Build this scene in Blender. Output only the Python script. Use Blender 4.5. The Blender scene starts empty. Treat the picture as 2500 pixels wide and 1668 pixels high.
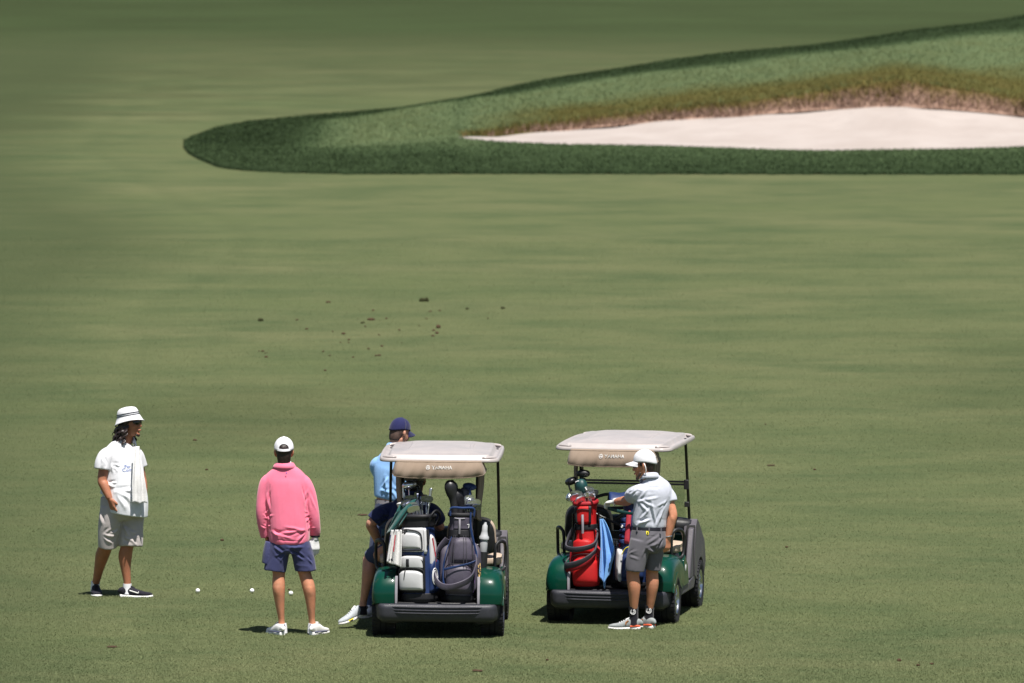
import bpy, math, random
import numpy as np
from mathutils import Matrix, Vector
from mathutils.bvhtree import BVHTree

# ------------------------------------------------------------------ camera, sky, sun, exposure
scene = bpy.context.scene
COL = scene.collection
R = math.radians
CAM_H, CAM_D = 8.35, 90.0
cam_data = bpy.data.cameras.new('camera')
cam = bpy.data.objects.new('camera', cam_data); COL.objects.link(cam)
cam.location = (0, -CAM_D, CAM_H)
cam.rotation_euler = (R(90 - 3.652), 0, 0)
cam_data.sensor_width = 36.0
cam_data.lens = 23850 / 2500 * 36.0
cam_data.clip_start = 1.0
cam_data.clip_end = 5000
cam_data.dof.use_dof = True
cam_data.dof.focus_distance = 90.3
cam_data.dof.aperture_fstop = cam_data.lens / 1000 / 0.062
scene.camera = cam

SUN_EL, SUN_AZ = R(67), R(160)
sun_dir = Vector((math.sin(SUN_AZ) * math.cos(SUN_EL), math.cos(SUN_AZ) * math.cos(SUN_EL), math.sin(SUN_EL)))
world = bpy.data.worlds.new('World'); scene.world = world
world.use_nodes = True
wn = world.node_tree.nodes
sky = wn.new('ShaderNodeTexSky'); sky.sky_type = 'NISHITA'; sky.sun_disc = False
sky.sun_elevation = SUN_EL; sky.sun_rotation = SUN_AZ
sky.air_density = 1.0; sky.dust_density = 1.0; sky.ozone_density = 1.0
world.node_tree.links.new(sky.outputs[0], wn['Background'].inputs[0])
wn['Background'].inputs[1].default_value = 0.05
sl = bpy.data.lights.new('sun', 'SUN'); sl.energy = 5.0; sl.angle = R(0.53); sl.color = (1.0, 0.955, 0.89)
so = bpy.data.objects.new('sun', sl); COL.objects.link(so)
so.rotation_euler = sun_dir.to_track_quat('Z', 'Y').to_euler()
so.location = (20, -40, 60)
scene.view_settings.view_transform = 'Standard'
scene.view_settings.look = 'None'
scene.view_settings.gamma = 1.0
scene.view_settings.use_curve_mapping = False
scene.view_settings.exposure = 0.68
scene.cycles.max_bounces = 6
scene.cycles.use_denoising = True

# ------------------------------------------------------------------ materials
def principled(name):
    m = bpy.data.materials.new(name); m.use_nodes = True
    return m, m.node_tree.nodes, m.node_tree.links, m.node_tree.nodes['Principled BSDF']

def mat(name, col, rough=0.6, spec=0.5, metal=0.0, var=0.12, vscale=18.0, bump=0.0, bscale=400.0, sheen=0.0, coat=0.0, sss=0.0, col2=None):
    m, n, l, b = principled(name)
    c1 = tuple(max(0, c * (1 - var)) for c in col)
    c2 = tuple(min(1, c * (1 + var)) for c in (col2 or col))
    tc = n.new('ShaderNodeTexCoord')
    nz = n.new('ShaderNodeTexNoise'); nz.inputs['Scale'].default_value = vscale; nz.inputs['Detail'].default_value = 5
    nz.inputs['Roughness'].default_value = 0.6
    l.new(tc.outputs['Object'], nz.inputs['Vector'])
    cr = n.new('ShaderNodeValToRGB'); cr.color_ramp.elements[0].position = 0.32; cr.color_ramp.elements[1].position = 0.68
    cr.color_ramp.elements[0].color = (*c1, 1); cr.color_ramp.elements[1].color = (*c2, 1)
    l.new(nz.outputs['Fac'], cr.inputs['Fac']); l.new(cr.outputs['Color'], b.inputs['Base Color'])
    mr = n.new('ShaderNodeMapRange'); n3 = n.new('ShaderNodeTexNoise'); n3.inputs['Scale'].default_value = 6.0; n3.inputs['Detail'].default_value = 6
    l.new(tc.outputs['Object'], n3.inputs['Vector']); l.new(n3.outputs['Fac'], mr.inputs['Value'])
    mr.inputs['From Min'].default_value = 0.35; mr.inputs['From Max'].default_value = 0.65
    mr.inputs['To Min'].default_value = rough * 0.82; mr.inputs['To Max'].default_value = min(1.0, rough * 1.25); l.new(mr.outputs[0], b.inputs['Roughness'])
    b.inputs['Specular IOR Level'].default_value = spec
    b.inputs['Metallic'].default_value = metal
    if sheen: b.inputs['Sheen Weight'].default_value = sheen
    if coat: b.inputs['Coat Weight'].default_value = coat; b.inputs['Coat Roughness'].default_value = 0.06
    if sss:
        b.inputs['Subsurface Weight'].default_value = sss
        b.inputs['Subsurface Radius'].default_value = (0.012, 0.005, 0.003); b.inputs['Subsurface Scale'].default_value = 1.0
    if bump:
        n2 = n.new('ShaderNodeTexNoise'); n2.inputs['Scale'].default_value = bscale; n2.inputs['Detail'].default_value = 3
        l.new(tc.outputs['Object'], n2.inputs['Vector'])
        bp = n.new('ShaderNodeBump'); bp.inputs['Strength'].default_value = bump; bp.inputs['Distance'].default_value = 0.004
        l.new(n2.outputs['Fac'], bp.inputs['Height']); l.new(bp.outputs['Normal'], b.inputs['Normal'])
    return m

def cloth(name, col, var=0.06, sheen=0.15, rough=0.85, **k):
    return mat(name, col, rough, 0.25, 0, var, 9.0, 0.25, 260.0, sheen, **k)

def skin_mat(name, col):
    return mat(name, col, 0.52, 0.45, 0, 0.13, 14.0, 0.2, 130.0, sss=0.12, col2=(col[0], col[1] * 0.93, col[2] * 0.9))

M = {}
M['white_cloth'] = cloth('white_cloth', (0.64, 0.64, 0.67))
M['bib_cloth'] = cloth('bib_cloth', (0.66, 0.67, 0.70), rough=0.7)
M['terry'] = mat('terry', (0.66, 0.655, 0.65), 0.95, 0.1, 0, 0.08, 60, 0.8, 220, 0.3)
M['khaki'] = cloth('khaki', (0.43, 0.39, 0.38), var=0.08)
M['pink'] = cloth('pink_knit', (0.76, 0.165, 0.265), var=0.05, sheen=0.35)
M['pink_inner'] = cloth('pink_inner', (0.32, 0.02, 0.08))
M['navy_short'] = cloth('navy_short', (0.045, 0.05, 0.13))
M['light_blue'] = cloth('light_blue', (0.25, 0.46, 0.80))
M['navy_polo'] = cloth('navy_polo', (0.012, 0.018, 0.07))
M['navy_trouser'] = cloth('navy_trouser', (0.035, 0.05, 0.11))
M['pale_blue'] = cloth('pale_blue', (0.49, 0.51, 0.585))
M['grey_short'] = cloth('grey_short', (0.118, 0.113, 0.130))
M['belt'] = mat('belt', (0.012, 0.012, 0.02), 0.4)
M['skin_tan'] = skin_mat('skin_tan', (0.49, 0.222, 0.130))
M['skin_deep'] = skin_mat('skin_deep', (0.36, 0.150, 0.084))
M['skin_fair'] = skin_mat('skin_fair', (0.48, 0.245, 0.165))
M['hair_dark'] = mat('hair_dark', (0.020, 0.011, 0.009), 0.42, 0.5, 0, 0.45, 40, 0.6, 180)
M['hair_brown'] = mat('hair_brown', (0.075, 0.045, 0.035), 0.6, 0.4, 0, 0.35, 60, 0.7, 240)
M['lip'] = mat('lip', (0.38, 0.145, 0.10), 0.45)
M['eye'] = mat('eye', (0.7, 0.68, 0.65), 0.2)
M['iris'] = mat('iris', (0.03, 0.018, 0.01), 0.2)
M['lens'] = mat('sunglass_lens', (0.006, 0.006, 0.007), 0.08, 0.7)
M['cap_white'] = cloth('cap_white', (0.66, 0.66, 0.69), rough=0.75)
M['cap_navy'] = cloth('cap_navy', (0.014, 0.016, 0.07))
M['stripe'] = mat('stripe_navy', (0.008, 0.012, 0.02), 0.8)
M['glove'] = mat('glove_white', (0.72, 0.72, 0.72), 0.6, 0.4, 0, 0.06, 30, 0.2, 150)
M['glove_grey'] = mat('glove_grey', (0.42, 0.46, 0.46), 0.6)
M['shoe_black'] = mat('shoe_black', (0.013, 0.012, 0.02), 0.75, 0.3, 0, 0.3, 60, 0.5, 300)
M['shoe_white'] = mat('shoe_white', (0.70, 0.69, 0.68), 0.6, 0.4, 0, 0.05, 30, 0.1, 200)
M['shoe_grey'] = mat('shoe_grey', (0.25, 0.27, 0.27), 0.8, 0.3, 0, 0.1, 60, 0.5, 300)
M['shoe_pale'] = mat('shoe_pale', (0.40, 0.43, 0.46), 0.8, 0.3, 0, 0.1, 60, 0.5, 300)
M['sole_white'] = mat('sole_white', (0.80, 0.79, 0.77), 0.55, 0.4, 0, 0.04)
M['lace_black'] = mat('lace_black', (0.01, 0.01, 0.012), 0.8)
M['lace_white'] = mat('lace_white', (0.75, 0.75, 0.75), 0.8)
M['orange'] = mat('orange_trim', (0.80, 0.13, 0.05), 0.6)
M['brown_trim'] = mat('brown_trim', (0.25, 0.09, 0.02), 0.6)
M['yellow'] = mat('yellow_trim', (0.80, 0.68, 0.02), 0.5)
M['sock_black'] = cloth('sock_black', (0.008, 0.008, 0.014))
M['sock_white'] = cloth('sock_white', (0.76, 0.76, 0.80))
M['watch'] = mat('watch', (0.01, 0.01, 0.012), 0.25)
M['chrome'] = mat('chrome', (0.70, 0.71, 0.74), 0.30, 0.5, 1.0, 0.05)
M['steel_dark'] = mat('steel_dark', (0.22, 0.23, 0.29), 0.22, 0.5, 1.0, 0.35, 60)
M['print_blue'] = mat('print_blue', (0.13, 0.25, 0.60), 0.7)
M['print_cream'] = mat('print_cream', (0.72, 0.71, 0.69), 0.7)
M['print_white'] = mat('print_white', (0.80, 0.80, 0.80), 0.7)
M['print_grey'] = mat('print_grey', (0.30, 0.30, 0.32), 0.7)
M['print_red'] = mat('print_red', (0.45, 0.03, 0.05), 0.6)
M['print_gold'] = mat('print_gold', (0.62, 0.42, 0.16), 0.5)
M['print_purple'] = mat('print_purple', (0.30, 0.12, 0.45), 0.6)
# carts
M['cart_green'] = mat('cart_green', (0.001, 0.040, 0.025), 0.35, 0.12, 0, 0.08, 3, coat=0.5)
M['bumper'] = mat('bumper_plastic', (0.030, 0.031, 0.040), 0.48, 0.5, 0, 0.12, 30, 0.35, 500)
M['black_plastic'] = mat('black_plastic', (0.012, 0.012, 0.014), 0.45, 0.5, 0, 0.2, 30, 0.2, 400)
M['black_steel'] = mat('black_steel', (0.008, 0.008, 0.009), 0.3)
M['grey_plastic'] = mat('grey_plastic', (0.078, 0.071, 0.085), 0.5, 0.5, 0, 0.08, 12, 0.3, 400)
M['pale_trim'] = mat('pale_trim', (0.27, 0.255, 0.285), 0.4)
M['roof_cream'] = mat('roof_cream', (0.37, 0.335, 0.325), 0.36, 0.5, 0, 0.05, 4, 0.08, 300)
M['canvas'] = cloth('canvas_tan', (0.235, 0.178, 0.134), var=0.05)
M['seat_tan'] = mat('seat_tan', (0.45, 0.35, 0.27), 0.5, 0.4, 0, 0.06, 12, 0.15, 200)
M['rubber'] = mat('tyre_rubber', (0.018, 0.018, 0.022), 0.75, 0.3, 0, 0.3, 40, 0.5, 90)
M['rim'] = mat('wheel_rim', (0.50, 0.52, 0.56), 0.22, 0.5, 1.0, 0.06)
M['bottle'] = mat('bottle_plastic', (0.42, 0.43, 0.45), 0.35, 0.5, 0, 0.05)
M['underside'] = mat('underside', (0.008, 0.008, 0.008), 0.8)
# bags
M['bag_white'] = mat('bag_white', (0.52, 0.52, 0.53), 0.5, 0.4, 0, 0.04, 14, 0.12, 260)
M['bag_navy'] = mat('bag_navy', (0.012, 0.028, 0.10), 0.5, 0.4, 0, 0.15, 14, 0.25, 260)
M['bag_black'] = mat('bag_black', (0.010, 0.010, 0.013), 0.55, 0.4, 0, 0.2, 14, 0.3, 260)
M['bag_char'] = mat('bag_charcoal', (0.072, 0.063, 0.090), 0.5, 0.45, 0, 0.22, 10, 0.35, 200)
M['bag_red'] = mat('bag_red', (0.46, 0.008, 0.010), 0.6, 0.4, 0, 0.1, 9, 0.3, 120)
M['bag_darkred'] = mat('bag_darkred', (0.30, 0.008, 0.015), 0.55, 0.4, 0, 0.15, 10, 0.3, 120)
M['strap_blue'] = mat('strap_blue', (0.010, 0.035, 0.13), 0.6)
M['strap_grey'] = mat('strap_grey', (0.05, 0.048, 0.06), 0.7)
M['towel_blue'] = mat('towel_blue', (0.16, 0.36, 0.72), 0.92, 0.1, 0, 0.06, 50, 0.6, 240, 0.3)
M['towel_teal'] = mat('towel_teal', (0.008, 0.065, 0.060), 0.92, 0.1, 0, 0.12, 50, 0.6, 240, 0.3)
M['cover_green'] = mat('cover_green', (0.006, 0.045, 0.045), 0.5)
M['ball'] = mat('golf_ball', (0.86, 0.86, 0.87), 0.3, 0.5, 0, 0.01, 20, 0.6, 260)
M['soil'] = mat('soil', (0.060, 0.036, 0.022), 0.95, 0.1, 0, 0.4, 60, 0.8, 90)
M['turf_clod'] = mat('turf_clod', (0.028, 0.030, 0.012), 0.95, 0.1, 0, 0.5, 60, 0.8, 90)

def glass_mat(name, tint, refl):
    m = bpy.data.materials.new(name); m.use_nodes = True
    n, l = m.node_tree.nodes, m.node_tree.links
    n.remove(n['Principled BSDF'])
    t = n.new('ShaderNodeBsdfTransparent'); t.inputs[0].default_value = (*tint, 1)
    g = n.new('ShaderNodeBsdfGlossy'); g.inputs['Roughness'].default_value = 0.05; g.inputs[0].default_value = (0.9, 0.9, 0.9, 1)
    f = n.new('ShaderNodeValue'); f.outputs[0].default_value = refl
    x = n.new('ShaderNodeMixShader')
    l.new(f.outputs[0], x.inputs[0]); l.new(t.outputs[0], x.inputs[1]); l.new(g.outputs[0], x.inputs[2])
    l.new(x.outputs[0], n['Material Output'].inputs[0])
    return m
M['glass'] = glass_mat('acrylic', (0.86, 0.89, 0.86), 0.05)
M['film'] = glass_mat('clear_film', (0.88, 0.91, 0.88), 0.08)

# ------------------------------------------------------------------ mesh helpers
def V3(a): return np.array(a, float)
def unit(a):
    a = np.array(a, float); return a / (np.linalg.norm(a) + 1e-12)

def catmull(P, sub):
    P = np.array(P, float); n = len(P)
    if sub <= 1 or n < 3: return P
    out = []
    for i in range(n - 1):
        p0 = P[max(i - 1, 0)]; p1 = P[i]; p2 = P[i + 1]; p3 = P[min(i + 2, n - 1)]
        for k in range(sub):
            t = k / sub
            out.append(0.5 * (2 * p1 + (p2 - p0) * t + (2 * p0 - 5 * p1 + 4 * p2 - p3) * t * t + (3 * p1 - p0 - 3 * p2 + p3) * t ** 3))
    out.append(P[-1])
    return np.array(out)

class MB:
    """collects shapes into one mesh; X is the current transform"""
    def __init__(s): s.v = []; s.f = []; s.n = 0; s.X = None
    def add(s, V, F):
        V = np.asarray(V, float)
        if s.X is not None: V = V @ s.X[:3, :3].T + s.X[:3, 3]
        s.v.append(V); s.f += [tuple(int(i) + s.n for i in f) for f in F]; s.n += len(V)
        return s
    def loft(s, rings, cap=True, closed=False):
        rings = [np.asarray(r, float) for r in rings]; n = len(rings[0]); V = np.concatenate(rings); F = []
        m = len(rings)
        for i in range(m if closed else m - 1):
            a = i * n; b = ((i + 1) % m) * n
            for j in range(n):
                k = (j + 1) % n
                F.append((a + j, a + k, b + k, b + j))
        if cap and not closed:
            c0 = len(V); V = np.vstack([V, rings[0].mean(0), rings[-1].mean(0)])
            for j in range(n):
                k = (j + 1) % n
                F.append((c0, k, j)); F.append((c0 + 1, (m - 1) * n + j, (m - 1) * n + k))
        return s.add(V, F)
    def limb(s, pts, side=(1, 0, 0), n=18, sub=4, p=2.0, cap=True, closed=False):
        pts = [tuple(q) + ((q[3],) if len(q) == 4 else ()) for q in pts]
        P = catmull(pts, sub); C = P[:, :3]
        T = np.gradient(C, axis=0); T /= (np.linalg.norm(T, axis=1)[:, None] + 1e-12)
        side = np.array(side, float); rings = []
        a = np.linspace(0, 2 * np.pi, n, endpoint=False)
        ca, sa = np.cos(a), np.sin(a)
        ca = np.sign(ca) * np.abs(ca) ** (2 / p); sa = np.sign(sa) * np.abs(sa) ** (2 / p)
        for i in range(len(P)):
            t = T[i]; u = side - t * side.dot(t)
            if np.linalg.norm(u) < 1e-3: u = np.cross(t, (0.3, 0.7, 0.2))
            u = unit(u); w = np.cross(t, u)
            rings.append(C[i] + np.outer(ca * P[i, 3], u) + np.outer(sa * P[i, 4], w))
        return s.loft(rings, cap, closed)
    def tube(s, path, r, n=8, sub=1, closed=False):
        P = [tuple(p) + (r, r) for p in path]
        P = catmull(P, sub); C = P[:, :3]; m = len(C)
        if closed:
            T = np.roll(C, -1, 0) - np.roll(C, 1, 0)
        else:
            T = np.gradient(C, axis=0)
        T /= (np.linalg.norm(T, axis=1)[:, None] + 1e-12)
        u = np.cross(T[0], (0.31, 0.52, 0.79)); u = unit(u); rings = []
        a = np.linspace(0, 2 * np.pi, n, endpoint=False)
        for i in range(m):
            u = unit(u - T[i] * u.dot(T[i])); w = np.cross(T[i], u)
            rings.append(C[i] + np.outer(np.cos(a) * r, u) + np.outer(np.sin(a) * r, w))
        return s.loft(rings, True, closed)
    def ell(s, c, r, n=18, m=10, Rm=None):
        r = (r, r, r) if np.isscalar(r) else r
        th = np.linspace(0, np.pi, m + 1)[1:-1]; a = np.linspace(0, 2 * np.pi, n, endpoint=False)
        V = [[0, 0, 1]] + [[math.sin(t) * math.cos(x), math.sin(t) * math.sin(x), math.cos(t)] for t in th for x in a] + [[0, 0, -1]]
        V = np.array(V) * np.array(r)
        if Rm is not None: V = V @ np.asarray(Rm).T
        F = [(0, 1 + j, 1 + (j + 1) % n) for j in range(n)]
        for i in range(m - 2):
            for j in range(n):
                a0 = 1 + i * n; F.append((a0 + j, a0 + n + j, a0 + n + (j + 1) % n, a0 + (j + 1) % n))
        L = len(V) - 1; b = 1 + (m - 2) * n
        F += [(L, b + (j + 1) % n, b + j) for j in range(n)]
        return s.add(V + np.array(c), F)
    def box(s, lo, hi):
        x0, y0, z0 = lo; x1, y1, z1 = hi
        V = [(x0, y0, z0), (x1, y0, z0), (x1, y1, z0), (x0, y1, z0), (x0, y0, z1), (x1, y0, z1), (x1, y1, z1), (x0, y1, z1)]
        return s.add(V, [(3, 2, 1, 0), (4, 5, 6, 7), (0, 1, 5, 4), (1, 2, 6, 5), (2, 3, 7, 6), (3, 0, 4, 7)])
    def lathe(s, prof, n=32, axis='z', c=(0, 0, 0), closed=False):
        a = np.linspace(0, 2 * np.pi, n, endpoint=False); rings = []
        for r, z in prof:
            if axis == 'z': ring = np.stack([r * np.cos(a), r * np.sin(a), np.full(n, z)], 1)
            else: ring = np.stack([np.full(n, z), r * np.cos(a), r * np.sin(a)], 1)
            rings.append(ring + np.array(c))
        return s.loft(rings, not closed, closed)
    def prism(s, poly, axis, lo, hi):
        """polygon in the two other axes, extruded along axis (0 x, 1 y, 2 z)"""
        n = len(poly); o = [i for i in range(3) if i != axis]; V = np.zeros((2 * n, 3))
        for k, z in enumerate((lo, hi)):
            for i, p in enumerate(poly):
                V[k * n + i, o[0]] = p[0]; V[k * n + i, o[1]] = p[1]; V[k * n + i, axis] = z
        F = [tuple(range(n))[::-1], tuple(range(n, 2 * n))] + [(i, (i + 1) % n, n + (i + 1) % n, n + i) for i in range(n)]
        return s.add(V, F)
    def sheet(s, G, th=0.0, wrapu=False):
        """grid (nv, nu, 3) as a cloth sheet with thickness"""
        G = np.asarray(G, float); nv, nu = G.shape[:2]
        F = []
        def quads(off, flip):
            for i in range(nv - 1):
                for j in range(nu - 1):
                    q = (off + i * nu + j, off + i * nu + j + 1, off + (i + 1) * nu + j + 1, off + (i + 1) * nu + j)
                    F.append(q[::-1] if flip else q)
        if th <= 0:
            quads(0, False); return s.add(G.reshape(-1, 3), F)
        du = np.gradient(G, axis=1); dv = np.gradient(G, axis=0); N = np.cross(du, dv); N /= (np.linalg.norm(N, axis=2)[..., None] + 1e-12)
        A = (G + N * th / 2).reshape(-1, 3); B = (G - N * th / 2).reshape(-1, 3); k = nu * nv
        quads(0, False); quads(k, True)
        edge = [(0, j) for j in range(nu)] + [(i, nu - 1) for i in range(1, nv)] + [(nv - 1, j) for j in range(nu - 2, -1, -1)] + [(i, 0) for i in range(nv - 2, 0, -1)]
        idx = [i * nu + j for i, j in edge]
        for a, b in zip(idx, idx[1:] + idx[:1]): F.append((b, a, k + a, k + b))
        return s.add(np.vstack([A, B]), F)
    def mesh(s, name):
        me = bpy.data.meshes.new(name); me.from_pydata(np.concatenate(s.v).tolist(), [], s.f); me.update(); return me

def link(name, me, m=None, parent=None):
    o = bpy.data.objects.new(name, me); COL.objects.link(o)
    if m is not None and me is not None and not me.materials: me.materials.append(m)
    if parent is not None: o.parent = parent
    return o

def obj(name, mb, m, parent=None, smooth=True, sharp=38, bevel=0, bseg=2, subd=0):
    me = mb if isinstance(mb, bpy.types.Mesh) else mb.mesh(name)
    if smooth:
        me.polygons.foreach_set('use_smooth', np.ones(len(me.polygons), bool))
        if sharp: me.set_sharp_from_angle(angle=R(sharp))
    o = link(name, me, m, parent)
    if bevel:
        b = o.modifiers.new('bevel', 'BEVEL'); b.width = bevel; b.segments = bseg; b.limit_method = 'ANGLE'; b.angle_limit = R(35)
    if subd:
        q = o.modifiers.new('sub', 'SUBSURF'); q.levels = subd; q.render_levels = subd
    return o

def root(name, label, cat, loc=(0, 0, 0), rz=0, group=None, rot=None):
    o = bpy.data.objects.new(name, None); COL.objects.link(o); o.location = loc
    o.rotation_euler = rot if rot is not None else (0, 0, rz)
    o.empty_display_size = 0.2
    return tag(o, label, cat, group)

def tag(o, label, cat, group=None):
    o['label'] = label; o['category'] = cat
    if group: o['group'] = group
    return o

def frame(fwd, loc, up=(0, 0, 1), s=1.0):
    f = unit(fwd); r = unit(np.cross(f, up)); u = np.cross(r, f)
    X = np.eye(4); X[:3, 0] = r * s; X[:3, 1] = f * s; X[:3, 2] = u * s; X[:3, 3] = loc
    return X

# fused organic surfaces -------------------------------------------------------
def seg_dist(V, a, b):
    a = V3(a); b = V3(b); d = b - a; t = np.clip(((V - a) @ d) / (d @ d + 1e-12), 0, 1)
    return np.linalg.norm(V - (a + t[:, None] * d), axis=1), t

def wob(V, freq, seed, stretch=(1, 1, 1)):
    rs = np.random.RandomState(seed); P = V * np.array(stretch); o = np.zeros(len(V))
    for k in range(7):
        d = rs.normal(size=3); d /= np.linalg.norm(d)
        e = rs.normal(size=3)
        o += np.sin(P @ d * freq * rs.uniform(0.7, 1.6) + 1.5 * np.sin(P @ e * freq * 0.5 + rs.uniform(0, 6)) + rs.uniform(0, 6))
    return o / 7

def fuse(name, mb, m, parent, voxel=0.006, smooth=4, folds=(), noise=None, post=None):
    t = bpy.data.objects.new('t', mb.mesh('t')); COL.objects.link(t)
    q = t.modifiers.new('r', 'REMESH'); q.mode = 'VOXEL'; q.voxel_size = voxel; q.adaptivity = 0
    dg = bpy.context.evaluated_depsgraph_get(); dg.update()
    me = bpy.data.meshes.new_from_object(t.evaluated_get(dg))
    old = t.data; bpy.data.objects.remove(t); bpy.data.meshes.remove(old)
    n = len(me.vertices); V = np.empty(n * 3); me.vertices.foreach_get('co', V); V = V.reshape(-1, 3)
    E = np.empty(len(me.edges) * 2, int); me.edges.foreach_get('vertices', E); E = E.reshape(-1, 2)
    deg = np.bincount(E.ravel(), minlength=n).astype(float); deg[deg == 0] = 1
    def lap(V, k):
        for _ in range(k):
            S = np.stack([np.bincount(E[:, 0], V[E[:, 1], c], n) + np.bincount(E[:, 1], V[E[:, 0], c], n) for c in range(3)], 1)
            V = 0.45 * V + 0.55 * S / deg[:, None]
        return V
    V = lap(V, smooth)
    if folds or noise is not None:
        me.vertices.foreach_set('co', V.ravel()); me.update()
        N = np.empty(n * 3); me.vertices.foreach_get('normal', N); N = N.reshape(-1, 3)
        D = np.zeros(n)
        for a, b, amp, w in folds:
            a = V3(a); b = V3(b); S = []
            for t in np.linspace(0, 1, 6):          # lay the fold on the cloth
                q_ = a + (b - a) * t; S.append(V[np.argmin(((V - q_) ** 2).sum(1))])
            best = np.full(n, 9.0); bt = np.zeros(n)
            for k in range(5):
                d, t = seg_dist(V, S[k], S[k + 1]); u = d < best; best[u] = d[u]; bt[u] = (k + t[u]) / 5
            D += amp * np.exp(-(best / (0.85 * w)) ** 2) * np.sin(np.pi * np.clip(bt, 0.03, 0.97)) ** 0.7
        if noise is not None:
            for amp, fr, seed, st in noise:
                if amp < 0:      # sharp creases along the zero lines of a noise, in patches
                    r_ = wob(V, fr, seed, st); k_ = np.clip(wob(V, fr * 0.45, seed + 50) * 3 + 0.3, 0, 1)
                    D += -0.5 * amp * k_ * (np.exp(-(r_ / 0.13) ** 2) - 0.7 * np.exp(-((r_ - 0.3) / 0.16) ** 2))
                else: D += amp * wob(V, fr, seed, st)
        V = V + N * D[:, None]
        V = lap(V, 1)
    if post is not None: V = post(V)
    me.vertices.foreach_set('co', V.ravel())
    me.polygons.foreach_set('use_smooth', np.ones(len(me.polygons), bool)); me.update()
    me.name = name
    return link(name, me, m, parent)

def fan(c, dirs, L, amp, w, seed, jit=0.02):
    """pairs of ridge and valley folds running out from a point on a garment"""
    rs = np.random.RandomState(seed); out = []
    for d in dirs:
        d = unit(d); p = V3(c) + rs.uniform(-jit, jit, 3)
        l = L * rs.uniform(0.7, 1.3); a = 1.15 * amp * rs.uniform(0.6, 1.3)
        out.append((p, p + d * l, a, w))
        o = unit(np.cross(d, (0, 1, 0.1))) * w * 1.7
        out.append((p + o, p + o + d * l * 0.9, -a * 0.8, w))
    return out

def text_mesh(s, size, X, extrude=0.0008, wrap=None, spacing=1.0, bold=0.0):
    cu = bpy.data.curves.new('txt', 'FONT'); cu.body = s; cu.size = size; cu.align_x = 'CENTER'; cu.align_y = 'CENTER'
    cu.extrude = extrude; cu.space_character = spacing; cu.offset = bold; cu.resolution_u = 4; cu.space_line = 0.8
    t = bpy.data.objects.new('txt', cu); COL.objects.link(t)
    dg = bpy.context.evaluated_depsgraph_get(); dg.update()
    me = bpy.data.meshes.new_from_object(t.evaluated_get(dg))
    bpy.data.objects.remove(t); bpy.data.curves.remove(cu)
    n = len(me.vertices); V = np.empty(n * 3); me.vertices.foreach_get('co', V); V = V.reshape(-1, 3)
    V = V @ X[:3, :3].T + X[:3, 3]
    if wrap is not None: V = wrap(V)
    me.vertices.foreach_set('co', V.ravel()); me.materials.clear(); me.update()
    return me

def projector(o, direction, off):
    """moves points along direction on to an object's surface"""
    dg = bpy.context.evaluated_depsgraph_get(); dg.update()
    e = o.evaluated_get(dg); me = e.to_mesh()
    bv = BVHTree.FromPolygons([v.co.copy() for v in me.vertices], [tuple(p.vertices) for p in me.polygons]); e.to_mesh_clear()
    d = Vector(direction).normalized()
    def f(V):
        out = []
        for p in V:
            h = bv.ray_cast(Vector(p) - d * 0.6, d)
            out.append(tuple(h[0] + h[1] * off) if h[0] is not None else tuple(p))
        return np.array(out)
    return f
XZ = np.eye(4); XZ[:3, 0] = (1, 0, 0); XZ[:3, 1] = (0, 0, 1); XZ[:3, 2] = (0, -1, 0)   # text facing -y
def at(X, loc):
    Y = X.copy(); Y[:3, 3] = loc; return Y

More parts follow.
